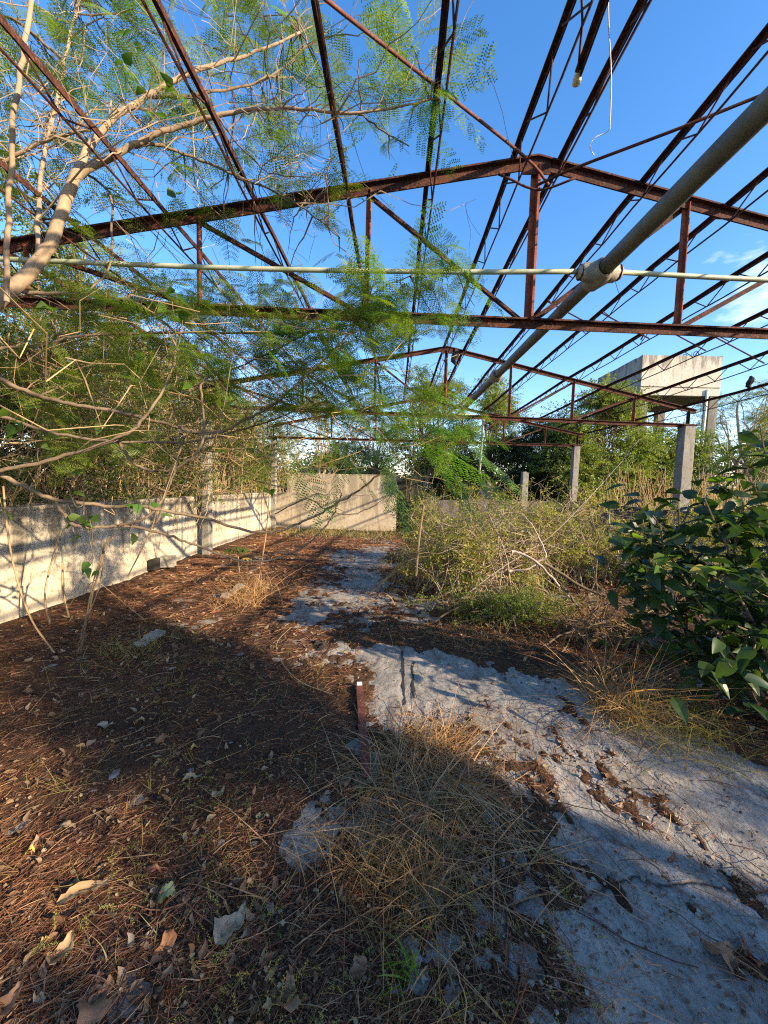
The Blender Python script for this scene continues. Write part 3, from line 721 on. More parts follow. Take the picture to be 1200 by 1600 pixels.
def scatter(mb, kind, pts, out, sc=1.0, roll=.6):
    """sprays of one kind at points, pointing along out (N,3)"""
    ps = SPR[kind]; pts = np.asarray(pts); out = np.asarray(out); idx = rng.integers(0, len(ps), len(pts))
    for i, p in enumerate(ps):
        m = idx == i
        if m.any(): mb.inst(p, frames(out[m], None, roll), pts[m], sc * rng.uniform(.7, 1.25, m.sum()))
def wavy(p0, p1, k=7, amp=.06, sag=0.0):
    p0 = np.asarray(p0, float); p1 = np.asarray(p1, float); Ln = np.linalg.norm(p1 - p0); t = np.linspace(0, 1, k)
    off = np.cumsum(rng.normal(size=(k, 3)), 0) * amp * Ln / math.sqrt(k); off -= off[0] + (off[-1] - off[0]) * t[:, None] * .8
    q = p0 + (p1 - p0) * t[:, None] + off; q[:, 2] -= sag * 4 * t * (1 - t); return q

def tree(name, label, base, H, rx, rz, nclump, nspr, kind, lm, bm, r0=.06, stems=1, zc=.62, sc=1.0, csz=.5, group=None, lean=(0, 0), cat='tree', limbs=True):
    base = np.array(base, float); root = empty(name, tuple(base), label, cat, group)
    tb = MB(); cb = MB(); trunks = []
    for s in range(stems):
        a = rng.random() * 6.28; e = base + np.array([lean[0] + math.cos(a) * rx * .3 * (stems > 1), lean[1] + math.sin(a) * rx * .3 * (stems > 1), H * .78])
        w = wavy(base + np.array([math.cos(a), math.sin(a), 0]) * .06 * (stems > 1), e, 10, .07); trunks.append(w)
        tb.tube(w, r0 * np.linspace(1, .35, 10), 7, False, .15)
    cs = []
    for c in range(nclump):
        a = rng.random() * 6.28; u = rng.uniform(-1, 1); rr = math.sqrt(max(0, 1 - u * u)) * rng.uniform(.45, 1)
        cpt = base + np.array([lean[0] + math.cos(a) * rr * rx, lean[1] + math.sin(a) * rr * rx, H * zc + u * rz]); cs.append(cpt)
        w = trunks[rng.integers(len(trunks))]; j = int(np.clip((cpt[2] - base[2]) / H * 9 - 2.5, 2, 8))
        q = wavy(w[j], cpt, 7, .08, -.05); tb.tube(q, r0 * .42 * np.linspace(1, .2, 7), 5, False)
        for _ in range(4 if limbs else 1):
            e = cpt + rng.normal(size=3) * csz * .6; tb.tube(wavy(q[rng.integers(3, 7)], e, 5, .1), r0 * .14 * np.linspace(1, .4, 5), 3, False)
    cs = np.array(cs); ci = rng.integers(0, nclump, nspr); d = unit(rng.normal(size=(nspr, 3))) * (rng.random((nspr, 1)) ** .45) * csz * rng.uniform(.6, 1.25, (nclump, 1))[ci] * np.array([1, 1, .75])
    o = d + rng.normal(size=(nspr, 3)) * .25 * csz; o[:, 2] *= .5
    scatter(cb, kind, cs[ci] + d, o, sc)
    child(tb, 'trunk', bm, root, True); child(cb, 'crown', lm, root, kind='stuff'); return root

# ---------------------------------------------------------------- thicket and trees behind the left wall
G1 = 'slender trees in the left thicket'
for k_, (x, y, H, rx, rz) in enumerate(((-5.0, 3.0, 6.2, 1.0, 1.5), (-5.6, 4.6, 7.2, 1.2, 1.8), (-4.9, 6.0, 6.0, 1.0, 1.5), (-6.2, 7.2, 7.4, 1.3, 1.8), (-5.0, 8.6, 5.6, 1.0, 1.4), (-6.8, 9.8, 7.0, 1.4, 1.7), (-5.2, 11.2, 5.4, 1.1, 1.3), (-7.5, 12.5, 7.2, 1.6, 1.8), (-5.6, 14.0, 5.6, 1.2, 1.3), (-8.2, 5.6, 8.2, 1.6, 2.0), (-6.6, 2.2, 7.6, 1.2, 1.8), (-9.5, 9.0, 8.4, 1.8, 2.0), (-4.7, 1.2, 6.6, .9, 1.6))):
    tree('slender_tree', 'slender pale stemmed tree in the dense thicket behind the left wall', (x, y, -.1), H, rx, rz, 24, 1500 if k_ % 2 else 1700, 'mid' if k_ % 2 else 'feather', M['leaf_pale'], M['bark_pale'], .045, int(rng.integers(2, 5)), .56, 1.0 if k_ % 2 else 1.3, .44, G1)
mb = MB(); n = 700
X0 = -4.35 - rng.random(n) ** 1.6 * 4.5; Y0 = 1.0 + rng.random(n) * 15.5; Hh = rng.uniform(1.4, 4.6, n)
for i in range(n):
    a = rng.normal(size=2) * .5; mb.tube(wavy((X0[i], Y0[i], -.1), (X0[i] + a[0] - .1, Y0[i] + a[1], Hh[i]), 8, .15), rng.uniform(.004, .013) * np.linspace(1.2, .4, 8), 3, False)
for i in range(900):
    x = -4.3 - rng.random() * 2.5; y = 1.5 + rng.random() * 14; z = rng.uniform(1.2, 3.6); a = rng.normal(size=3) * np.array([.4, 1.1, .5])
    mb.tube(wavy((x, y, z), np.array((x, y, z)) + a, 8, .16, rng.uniform(0, .5)), rng.uniform(.003, .008), 3, False)
tag(mb.build('thicket_stems', M['twig']), 'tangle of thin tan stems rising behind the left wall', None, None, 'stuff')
mb = MB(); n = 24000; x = -4.3 - rng.random(n) ** 1.7 * 4.5; y = 1.0 + rng.random(n) * 15.5; z = rng.uniform(.2, 1, n) ** .7 * 4.2 * (.5 + fbm(y * .6, x * .6, 3))
keep = fbm(x * 1.1 + 3, y * 1.1 + z * 1.7, 3) > .44
pt = np.stack([x, y, z], -1)[keep]; h_ = len(pt) // 2; scatter(mb, 'mid', pt[:h_], rng.normal(size=(h_, 3)) * [1, 1, .5], 1.05); scatter(mb, 'feather', pt[h_:], rng.normal(size=(len(pt) - h_, 3)) * [1, 1, .5], 1.0)
n = 2200; y = 1.2 + rng.random(n) * 11.5; x = -3.95 - rng.random(n) * .7; z = 1.15 + rng.random(n) ** 1.4 * 2.2; k2 = fbm(y * 1.3 + 9, z * 1.1 + 2, 3) > .5; pt = np.stack([x, y, z], -1)[k2]; scatter(mb, 'mid', pt, rng.normal(size=pt.shape) * [1, 1, .5] + [.3, 0, -.1], .95)
tag(mb.build('thicket_leaves', M['leaf_mid']), 'leafy undergrowth between the stems behind the left wall', None, None, 'stuff')
mb = MB(); n = 2600; x = -5.5 - rng.random(n) * 7; y = 0.5 + rng.random(n) * 20; z = rng.uniform(.2, 3.3, n); pt = np.stack([x, y, z], -1); scatter(mb, 'big', pt, rng.normal(size=pt.shape) * [1, 1, .5], 1.1)
tag(mb.build('dark_undergrowth', M['leaf_dark']), 'darker growth deep in the left thicket', None, None, 'stuff')

# trees beyond the far wall and the right wall
FT = [
 ('pale_tree', 'loose pale tree beyond the left end of the far wall', (-4.0, 19, 0), 6.4, 2.0, 1.6, 16, 800, 'feather', 'leaf_pale', 'bark_pale', .07, 3),
 ('pale_tree', 'thin pale tree rising behind the taller pale wall', (-1.2, 21, 0), 6.6, 1.9, 1.7, 15, 700, 'feather', 'leaf_pale', 'bark_pale', .07, 3),
 ('leafy_tree', 'open leafed tree behind the far truss peak', (1.3, 19, 0), 7.9, 1.9, 2.3, 20, 1100, 'mid', 'leaf_mid', 'bark_pale', .07, 3),
 ('leafy_tree', 'rounder mid green tree right of the white hanging pipe', (4.2, 18.5, 0), 7.3, 1.9, 2.2, 20, 1400, 'mid', 'leaf_mid', 'bark_brown', .10, 1),
 ('dark_tree', 'dense dark green tree behind the slim far column', (6.7, 17.5, 0), 4.4, 2.2, 1.6, 24, 2600, 'mid', 'leaf_dark', 'bark_brown', .12, 1),
 ('bushy_tree', 'bushy green tree climbing in front of the tank legs', (7.6, 14.8, 0), 5.0, 1.9, 2.1, 26, 2600, 'mid', 'leaf_mid', 'bark_brown', .12, 2),
 ('bushy_tree', 'green bushy tree under the near corner of the tank', (10.6, 15.6, 0), 4.2, 1.6, 1.4, 18, 1200, 'mid', 'leaf_mid', 'bark_brown', .10, 2),
 ('pale_tree', 'large loose crowned tree standing right of the tank', (17.5, 19.5, 0), 8.0, 2.4, 2.2, 26, 1500, 'feather', 'leaf_pale', 'bark_pale', .12, 2),
 ('pale_tree', 'wispy tree at the right edge beyond the brush', (14.6, 13.2, 0), 5.0, 2.0, 1.8, 18, 1000, 'feather', 'leaf_pale', 'bark_pale', .09, 3),
 ('dark_tree', 'low dark tree filling the far gap between the columns', (3.4, 21.5, 0), 4.4, 2.6, 1.6, 20, 1700, 'mid', 'leaf_dark', 'bark_brown', .12, 1),
 ('dark_tree', 'dark tree low behind the taller pale wall', (-2.6, 24, 0), 4.2, 3.0, 1.6, 20, 1500, 'mid', 'leaf_dark', 'bark_brown', .12, 1)]
for (nm, lb, bs_, H, rx, rz, nc, ns, kd, lm, bm, r0, st) in FT:
    tree(nm, lb, bs_, H, rx, rz, int(nc * 1.4), int(ns * 2.0), kd, M[lm], M[bm], r0, st, .6, 2.0 if kd == 'feather' else 1.7, .62)
mb = MB(); n = 6000; a = rng.uniform(-1.25, 1.35, n); R_ = rng.uniform(26, 46, n); x = R_ * np.sin(a); y = R_ * np.cos(a) + 2; z = rng.random(n) * 3.6 * (.6 + .8 * fbm(a * 9, a * 0, 3))
pt = np.stack([x, y, z], -1); scatter(mb, 'big', pt, rng.normal(size=pt.shape), 4.2); tag(mb.build('far_woods', M['leaf_dark']), 'far belt of scrub woodland', None, None, 'stuff')

# dry brush behind the right wall
mb = MB(); n = 1100; x = 6.6 + rng.random(n) * 6.5; y = 8.5 + rng.random(n) * 7; h = rng.uniform(.8, 2.4, n)
for i in range(n):
    b2 = rng.normal(size=2) * .35; mb.tube(wavy((x[i], y[i], -.1), (x[i] + b2[0], y[i] + b2[1], h[i]), 6, .1), rng.uniform(.004, .010) * np.linspace(1.2, .4, 6), 3, False)
tag(mb.build('dry_brush', M['twig']), 'tan dry brush growing behind the right wall', None, None, 'stuff')
mb = MB(); n = 2200; x = 6.7 + rng.random(n) * 7; y = 6.5 + rng.random(n) * 8; z = rng.random(n) * 2.2
k2 = fbm(x, y + z * 2, 3) > .5; pt = np.stack([x, y, z], -1)[k2]; scatter(mb, 'small', pt, rng.normal(size=pt.shape), 1.6)
tag(mb.build('brush_leaves', M['leaf_yg']), 'yellowish leaves in the brush behind the right wall', None, None, 'stuff')
# dark shrub in the gap of the far wall
tree('dark_shrub', 'dark shrub filling the gap in the far wall', (.55, 13.6, 0), 2.3, .5, .9, 16, 900, 'small', M['leaf_dark'], M['bark_brown'], .03, 3, .5, 1.5, .3, cat='shrub')
b = MB(); b.box((.55, 14.6, .9), (.9, .12, 1.9)); tag(b.build('gap_shade_backing', M['black']), 'black board put in for the darkness of the far wall gap behind a shrub', 'backing')  # black sheet paints the dark of the opening behind the shrub

# ---------------------------------------------------------------- the near feathery tree on the left
root = empty('flame_tree', (-2.9, 1.9, 0), 'near tree with forked tan trunk and feathery fronds at the left', 'tree')
BR = [  # (pixels of the axis, depths, radii)
 ([(-330, 760, 2.1), (-190, 640, 2.3), (-60, 515, 2.4), (0, 468, 2.5), (52, 418, 2.6), (82, 372, 2.65), (103, 310, 2.7), (122, 268, 2.75)], .050, .032),
 ([(122, 268, 2.75), (140, 228, 2.8), (178, 185, 2.85), (232, 150, 2.95), (285, 118, 3.0), (345, 98, 3.1), (400, 80, 3.2), (470, 52, 3.3)], .026, .008),
 ([(118, 278, 2.75), (168, 248, 2.8), (232, 215, 2.85), (290, 195, 2.9), (345, 180, 2.9), (400, 170, 2.9), (470, 170, 2.85), (545, 176, 2.8), (640, 164, 2.8), (690, 150, 2.8)], .024, .0045),
 ([(205, 228, 2.83), (245, 228, 2.9), (300, 245, 3.0), (370, 275, 3.05), (430, 300, 3.1), (480, 330, 3.15), (530, 370, 3.1)], .013, .004),
 ([(232, 150, 2.95), (300, 148, 3.0), (350, 140, 3.1), (420, 122, 3.2), (480, 70, 3.3)], .014, .005),
 ([(60, 405, 2.6), (60, 330, 2.9), (66, 250, 3.1), (85, 170, 3.2), (100, 95, 3.3), (118, 20, 3.4), (130, -40, 3.5)], .018, .010),
 ([(10, 470, 2.45), (10, 400, 2.4), (14, 300, 2.35), (22, 190, 2.3), (34, 90, 2.3), (52, -20, 2.3)], .016, .012),
 ([(100, 95, 3.3), (60, 60, 3.3), (20, 30, 3.3), (-30, 20, 3.3)], .013, .008),
 ([(-20, 262, 3.0), (30, 240, 3.0), (85, 214, 3.0), (140, 200, 3.0), (200, 170, 3.1)], .016, .006),
 ([(340, 182, 2.9), (372, 225, 2.9), (420, 268, 2.9), (487, 279, 2.9)], .007, .003),
 ([(-40, 590, 2.5), (0, 592, 2.55), (50, 615, 2.6), (110, 632, 2.65), (175, 641, 2.7), (250, 660, 2.8), (300, 674, 2.85), (345, 674, 2.9), (385, 655, 2.9), (430, 630, 2.9), (480, 585, 2.9), (540, 530, 2.9), (575, 470, 2.9)], .016, .007),
 ([(-40, 660, 2.4), (0, 650, 2.45), (75, 675, 2.5), (150, 688, 2.55), (215, 691, 2.6), (300, 690, 2.8), (380, 672, 3.1), (470, 640, 3.5)], .012, .006),
 ([(-30, 742, 2.3), (0, 735, 2.3), (75, 720, 2.35), (150, 697, 2.4), (200, 676, 2.45), (235, 642, 2.5), (268, 582, 2.6), (275, 540, 2.6)], .014, .007),
 ([(185, 688, 2.55), (200, 715, 2.6), (225, 732, 2.65), (260, 735, 2.7), (300, 715, 2.7), (317, 685, 2.7), (318, 640, 2.7), (314, 600, 2.7)], .011, .008),
 ([(-60, 725, 2.3), (0, 740, 2.35), (28, 755, 2.4), (55, 769, 2.45), (88, 781, 2.5), (124, 786, 2.5), (165, 791, 2.55), (220, 792, 2.6), (275, 801, 2.7), (330, 812, 2.75), (385, 829, 2.8), (430, 831, 2.85), (460, 821, 2.9), (497, 804, 2.9), (530, 784, 2.9), (562, 765, 2.9), (592, 742, 2.9), (632, 715, 2.9), (660, 690, 2.9)], .0155, .006),
 ([(88, 781, 2.5), (102, 807, 2.5), (118, 820, 2.5), (151, 824, 2.55), (192, 820, 2.6), (225, 810, 2.6), (247, 791, 2.65), (267, 755, 2.7), (276, 722, 2.7), (290, 680, 2.7)], .013, .006),
 ([(192, 820, 2.6), (247, 832, 2.65), (289, 846, 2.7), (330, 861, 2.75), (375, 876, 2.8), (425, 875, 2.85), (463, 861, 2.9), (487, 845, 2.95), (505, 826, 3.0), (520, 806, 3.0), (535, 770, 3.0)], .010, .005),
 ([(430, 803, 3.1), (480, 780, 3.1), (517, 800, 3.1), (560, 802, 3.1), (600, 780, 3.1)], .006, .003),
 ([(30, 455, 2.8), (100, 460, 2.9), (160, 462, 3.0), (220, 478, 3.0), (270, 515, 3.1), (320, 560, 3.2), (380, 640, 3.4)], .014, .007),
 ([(0, 545, 3.0), (60, 540, 3.0), (120, 525, 3.0), (230, 521, 3.1), (350, 520, 3.2), (480, 520, 3.3), (560, 505, 3.4)], .012, .007),
 ([(310, 600, 3.2), (400, 560, 3.2), (470, 525, 3.1), (560, 470, 3.0), (640, 430, 3.0), (700, 395, 3.0)], .007, .003),
 ([(130, 268, 2.8), (170, 300, 3.0), (175, 360, 2.8), (170, 420, 2.7), (140, 450, 2.6)], .009, .006),
 ([(640, 230, 2.85), (600, 205, 2.85), (560, 176, 2.8)], .004, .006),
]
branches = []
for k, (px, ra, rb) in enumerate(BR):
    w = smoothline([P(x, y, d) for x, y, d in px], 5); w = w + rng.normal(size=w.shape) * .004; branches.append(w)
    b = MB(); b.tube(w, np.linspace(ra, rb, len(w)), 10 if ra > .03 else 7, True, .10)
    child(b, 'trunk' if k == 0 else 'limb', M['bark'] if ra >= .0145 and k < 10 or ra > .045 else M['bark_brown'], root, True)
allpts = np.concatenate([w[2:] for w in branches[1:]])
tb_ = MB(); src = np.concatenate([w[4:] for w in branches[1:6]] + [branches[8][3:], branches[5][3:]])
for _ in range(150):
    a_ = src[rng.integers(len(src))]; e_ = a_ + rng.normal(size=3) * [.55, .35, .35] + [.15, 0, .1]; w_ = wavy(a_, e_, 8, .12); tb_.tube(w_, rng.uniform(.002, .0055) * np.linspace(1.3, .35, 8), 4, False)
    for _k in range(2): q_ = w_[rng.integers(3, 8)]; tb_.tube(wavy(q_, q_ + rng.normal(size=3) * .2, 5, .12), .0016, 3, False)
child(tb_, 'branchlets', M['bark'], root, kind='stuff')
# frond clusters (pixel, depth, number, frond scale)
CL = [(640, 60, 2.9, 4, 1.0), (655, 105, 2.9, 4, 1.0), (690, 160, 2.8, 4, 1.0), (640, 200, 2.9, 4, 1.0), (600, 40, 3.1, 4, 1), (560, 90, 3.0, 4, 1), (520, 150, 3.1, 4, 1), (590, 150, 3, 4, 1), (545, 215, 3.1, 3, .9), (610, 250, 3.2, 3, .9),
 (470, 60, 3.4, 5, 1), (430, 20, 3.4, 5, 1), (480, 110, 3.3, 4, 1), (400, 60, 3.2, 4, 1), (350, 20, 3.3, 5, 1), (300, 60, 3.2, 4, 1), (250, 20, 3.4, 5, 1), (210, 70, 3.2, 4, 1), (170, 20, 3.3, 5, 1), (140, 110, 3.1, 4, 1), (70, 40, 3.4, 5, 1), (60, 130, 3.2, 4, 1), (20, 200, 3.1, 4, 1), (60, 300, 3.0, 3, 1),
 (180, 150, 3, 3, 1), (250, 180, 3.2, 3, 1), (270, 250, 3.2, 4, 1), (330, 240, 3.3, 3, 1), (380, 210, 3.4, 3, 1), (430, 230, 3.3, 3, .9), (440, 290, 3.2, 3, .9), (500, 280, 3.3, 3, .9), (480, 345, 3.2, 3, .9), (530, 400, 3.1, 3, .9), (350, 330, 3.3, 4, .9), (290, 300, 3.3, 4, .9), (200, 330, 3.2, 4, .9), (140, 380, 3.2, 4, .9), (230, 400, 3.1, 3, .9), (400, 410, 3.5, 3, .9), (450, 430, 3.3, 3, .9),
 (570, 470, 2.9, 6, 1.05), (530, 490, 2.9, 5, 1), (610, 480, 2.9, 5, 1.1), (590, 430, 2.9, 4, 1), (650, 450, 2.9, 4, 1.1), (700, 395, 3.0, 4, 1.0), (740, 480, 2.9, 3, 1.0), (560, 540, 3, 4, 1), (500, 560, 3, 5, 1), (450, 540, 3.1, 4, 1), (400, 570, 3.2, 4, 1), (640, 540, 3, 4, 1), (690, 520, 3, 4, 1), (470, 610, 3, 4, 1), (540, 600, 3, 4, 1), (600, 610, 3.2, 4, 1), (430, 660, 3.2, 4, 1), (510, 660, 3.2, 4, 1), (580, 670, 3.3, 4, 1), (370, 510, 3, 3, 1),
 (250, 500, 2.8, 3, 1), (200, 470, 2.8, 3, 1), (300, 560, 2.8, 3, 1), (340, 600, 3, 3, 1), (120, 600, 2.9, 2, .9), (660, 600, 3.1, 3, 1), (700, 620, 3.1, 3, 1)]
HD = []
for s_ in range(6):
    v, f = frond_proto(int(8 + s_ % 4), .36 + .03 * s_, .115, 8, .024, .0125, .08 + .03 * (s_ % 3), s_)
    mm = MB(); mm.add(v, f); HD.append((mm.mesh('frond', M['frond']), mm.mesh('frond', M['frond_bright'])))
tw = MB(); extra = MB(); cnt = 0
CL = CL[41:] + [(a_, b_, c_, max(1, d_ - 1), e_) for a_, b_, c_, d_, e_ in CL[:41]]
LITE = [frond_proto(8 + i, .38, .105, 6, .028, .0145, .1, 90 + i) for i in range(3)]
for (px, py, D, nf, sc) in CL:
    c = P(px, py, D + rng.normal() * .12); j = np.argmin(np.linalg.norm(allpts - c, axis=1) + 0 * rng.random(len(allpts))); s0 = allpts[j]
    w = wavy(s0, c, 7, .06, -.03); tw.tube(w, np.linspace(.007, .0025, 7), 4, False)
    nf = nf + 3 if cnt < 200 else nf
    for i in range(nf):
        t0 = w[max(2, 6 - i)] if i else c
        if i > 4: t0 = t0 + rng.normal(size=3) * .06
        d = unit(np.array([rng.normal() * .8 + .25, rng.normal() * .8 - .1, rng.normal() * .35 - .08])); R = frames(d[None], None, .45)[0]
        if cnt < 290: put(HD[rng.integers(6)][int(rng.random() < .3)], 'frond', root, M4(R, t0, sc * rng.uniform(.62, .98))); cnt += 1
        else: extra.inst(LITE[rng.integers(3)], R[None], t0[None], sc * .9)
# two hanging sprays of bright long fronds in front of the far wall
for (px, py, D, dx, dz, s) in ((560, 640, 2.6, .9, .1, 1.4), (560, 655, 2.5, .9, -.1, 1.5), (620, 665, 2.4, .9, -.45, 1.4), (660, 690, 2.3, .8, -.35, 1.3), (600, 665, 2.4, .8, .12, 1.4), (640, 662, 2.5, .5, -.05, 1.0), (615, 680, 2.5, .75, -.3, 1.15), (650, 690, 2.45, .6, -.5, 1.1), (600, 700, 2.6, .2, -.5, 1.0), (690, 665, 2.6, .8, .0, 1.0), (560, 690, 2.7, -.2, -.3, 1.0), (630, 650, 2.6, .9, -.15, 1.0), (670, 720, 2.4, .7, -.55, 1.1), (520, 620, 2.8, .5, -.3, 1.4), (480, 660, 2.9, .6, -.35, 1.4), (450, 700, 3.0, .4, -.5, 1.2), (560, 600, 3.0, .7, -.25, 1.5), (640, 600, 2.9, .8, -.2, 1.4), (680, 640, 2.8, .7, -.4, 1.3), (590, 720, 2.7, .5, -.55, 1.2), (720, 690, 2.7, .8, -.45, 1.2)):
    R = frames(unit(np.array([[dx, -.12, dz]])), None, .12)[0]; put(HD[rng.integers(6)][1], 'frond', root, M4(R, P(px, py, D), s))
n = 700
pp = np.array([P(rng.uniform(-80, 640), rng.uniform(-60, 330) , rng.uniform(3.0, 4.6)) for _ in range(n)]); kp = fbm(pp[:, 0] * 2.2, pp[:, 2] * 2.2 + pp[:, 1], 3) + (-.3 - pp[:, 0]) * .10 > .53
pp = pp[kp]
for q_ in range(3): h_ = pp[q_::6]; extra.inst(LITE[q_], frames(rng.normal(size=h_.shape) * [1, 1, .4]), h_, rng.uniform(.6, .95, len(h_)))
h_ = np.concatenate([pp[3::6], pp[4::6], pp[5::6]]); scatter(extra, 'feather', h_, rng.normal(size=h_.shape) * [1, 1, .4], .9)
for q in pp[::3]:
    j = np.argmin(np.linalg.norm(allpts - q, axis=1)); tw.tube(wavy(allpts[j], q, 6, .08), np.linspace(.005, .0015, 6), 3, False)
n = 1350
for i in range(n):
    px_, py_ = rng.uniform(60, 700), rng.uniform(430, 720)
    if fbm(px_ * .012, py_ * .016 + 4, 3) < .45: continue
    q = P(px_, py_, rng.uniform(2.8, 4.2)); extra.inst(LITE[i % 3], frames((rng.normal(size=3) * [1, .8, .35])[None]), q[None], rng.uniform(.5, .8)); 
    if i % 3 == 0: j = np.argmin(np.linalg.norm(allpts - q, axis=1)); tw.tube(wavy(allpts[j], q, 6, .06, -.04), np.linspace(.004, .0015, 6), 3, False)
child(tw, 'twigs', M['bark_brown'], root, kind='stuff'); child(extra, 'foliage', M['frond'], root, kind='stuff')

# ---------------------------------------------------------------- vines hanging in front of the thicket
def leaf_shape(Ln, Wd, heart=False, curl=.12, nx=5, ny=7, seed=0, fold=.15):
    r = np.random.default_rng(seed); V = []
    for i in range(ny):
        t = i / (ny - 1); w = Wd * .5 * (math.sin(math.pi * t ** (.62 if not heart else .42)) ** .85 if 0 < t < 1 else .03)
        for j in range(nx):
            u = -1 + 2 * j / (nx - 1); yy = t * Ln - (heart * Ln * .16 * abs(u) * (1 - t) if heart else 0)
            V.append([u * w, yy, fold * abs(u) * w - curl * Ln * t * t + r.normal() * .008 * Ln])
    i = np.arange(ny - 1)[:, None] * nx + np.arange(nx - 1)[None]; F = np.stack([i, i + 1, i + nx + 1, i + nx], -1).reshape(-1, 4)
    return np.array(V), F
root = empty('leafy_vine', tuple(P(200, 780, 2.5)), 'vine with bright heart shaped leaves trailing over the hanging left branches', 'vine')
HV = []
for s_ in range(3):
    v, f = leaf_shape(.075, .06, True, .2, 5, 6, s_); mm = MB(); mm.add(v, f); HV.append(mm.mesh('leaf', M['vine_leaf'], True))
vb = MB()
VL = [(28, 675, 2.3, 3), (20, 655, 2.3, 3), (130, 800, 2.5, 3), (115, 820, 2.5, 3), (140, 812, 2.5, 3), (200, 790, 2.5, 3), (190, 828, 2.5, 2), (115, 640, 2.7, 2), (140, 885, 2.6, 3), (235, 785, 2.6, 2), (60, 700, 2.4, 2), (270, 470, 2.7, 3), (285, 500, 2.7, 3), (262, 455, 2.7, 2), (220, 560, 2.8, 3), (205, 590, 2.8, 3), (190, 100, 2.6, 3), (210, 130, 2.6, 3), (275, 140, 2.7, 3), (200, 60, 2.6, 3), (60, 470, 2.4, 2), (240, 640, 2.8, 3), (150, 660, 2.6, 3), (130, 740, 2.5, 3), (60, 640, 2.5, 3), (420, 760, 3.2, 3), (300, 600, 3, 3), (350, 700, 3.1, 3), (240, 170, 2.7, 3), (110, 770, 2.4, 2), (280, 305, 2.9, 3), (25, 790, 2.3, 2)]
for (px, py, D, nl) in VL:
    c = P(px, py, D); a = np.concatenate(branches); j = np.argmin(np.linalg.norm(a - c, axis=1)); vb.tube(wavy(a[j], c, 6, .05, .05), .0018, 4, False)
    for i in range(nl):
        d = unit(rng.normal(size=3) * [1, .6, .5] + [0, -.2, -.35]); put(HV[rng.integers(3)], 'leaf', root, M4(frames(d[None], None, .5)[0], c + rng.normal(size=3) * .035, rng.uniform(.65, 1.2)))
child(vb, 'stem', M['bark_brown'], root, kind='stuff')
mb = MB()
for i in range(560):      # loose hanging and arching stems in front of and above the wall
    a = P(rng.uniform(-40, 480), rng.uniform(470, 760), rng.uniform(3.0, 7.0)); 
    if a[0] < -4: a[0] = -3.7
    e = a + rng.normal(size=3) * np.array([.8, .8, .45]); mb.tube(wavy(a, e, 9, .19, rng.uniform(-.1, .35)), rng.uniform(.0015, .0042), 4, False)
for (pts, r) in (([(5, 760, 2.7), (12, 830, 2.7), (25, 900, 2.75), (50, 970, 2.8), (85, 1020, 2.9)], .006), 
    ([(95, 830, 3.6), (80, 880, 3.6), (70, 930, 3.6), (78, 975, 3.6)], .008), ([(98, 880, 3.5), (98, 920, 3.5), (108, 965, 3.5)], .008), ([(275, 727, 3.4), (250, 780, 3.5), (235, 830, 3.6), (200, 900, 3.8)], .006), ([(422, 760, 5), (416, 830, 5.2), (405, 900, 5.4), (398, 930, 5.4)], .010),
    ([(280, 600, 4.5), (278, 680, 4.5), (262, 760, 4.6), (245, 815, 4.7)], .010), ([(650, 900, 4.2), (655, 840, 4.2), (662, 790, 4.2)], .012)):
    mb.tube(smoothline([P(*q) for q in pts], 5), r, 6, False)
sb_ = MB()
for pts_, r_ in (([(168, 842, 3.2), (152, 900, 3.2), (140, 950, 3.2), (128, 990, 3.2), (118, 1035, 3.2)], .008), ([(172, 838, 3.22), (146, 905, 3.18), (134, 975, 3.2), (120, 1040, 3.2)], .006), ([(160, 850, 3.22), (158, 905, 3.2), (136, 970, 3.22), (124, 1038, 3.2)], .005), ([(150, 905, 3.2), (120, 930, 3.2), (100, 960, 3.2)], .003), ([(205, 800, 3.1), (180, 835, 3.2), (165, 850, 3.2)], .004)): sb_.tube(smoothline([P(*q) for q in pts_], 6) + rng.normal(size=(6 * (len(pts_) - 1) + 1, 3)) * .004, r_, 6, False, .3)
tag(sb_.build('twisted_stem', M['bark_brown']), 'twisted bare brown stem rising from the litter in front of the left wall', 'stem')
tag(mb.build('hanging_stems', M['twig']), 'thin bare stems hanging and arching in front of the left wall', None, None, 'stuff')

root = empty('creeper', (-3.75, 7.6, 1.2), 'straggly creeper wound round the upper half of the left wall column', 'creeper')
b = MB(); c_ = MB(); tp = []
for i in range(16):
    zz = np.linspace(.9 + rng.random() * .4, rng.uniform(2.2, 3.2), 12); ph = rng.random() * 6.28 + zz * rng.uniform(1, 3); rr = .14 + .10 * rng.random(12); w_ = np.column_stack([-3.8 + rr * np.cos(ph), 7.72 + rr * np.sin(ph), zz]); b.tube(w_, rng.uniform(.004, .009), 4, False); tp.append(w_)
tp = np.concatenate(tp); q_ = tp[rng.integers(0, len(tp), 170)]; scatter(c_, 'mid', q_, rng.normal(size=q_.shape) * [1, 1, .5], .8)
child(b, 'stems', M['bark_pale'], root, kind='stuff'); child(c_, 'foliage', M['leaf_mid'], root, kind='stuff')

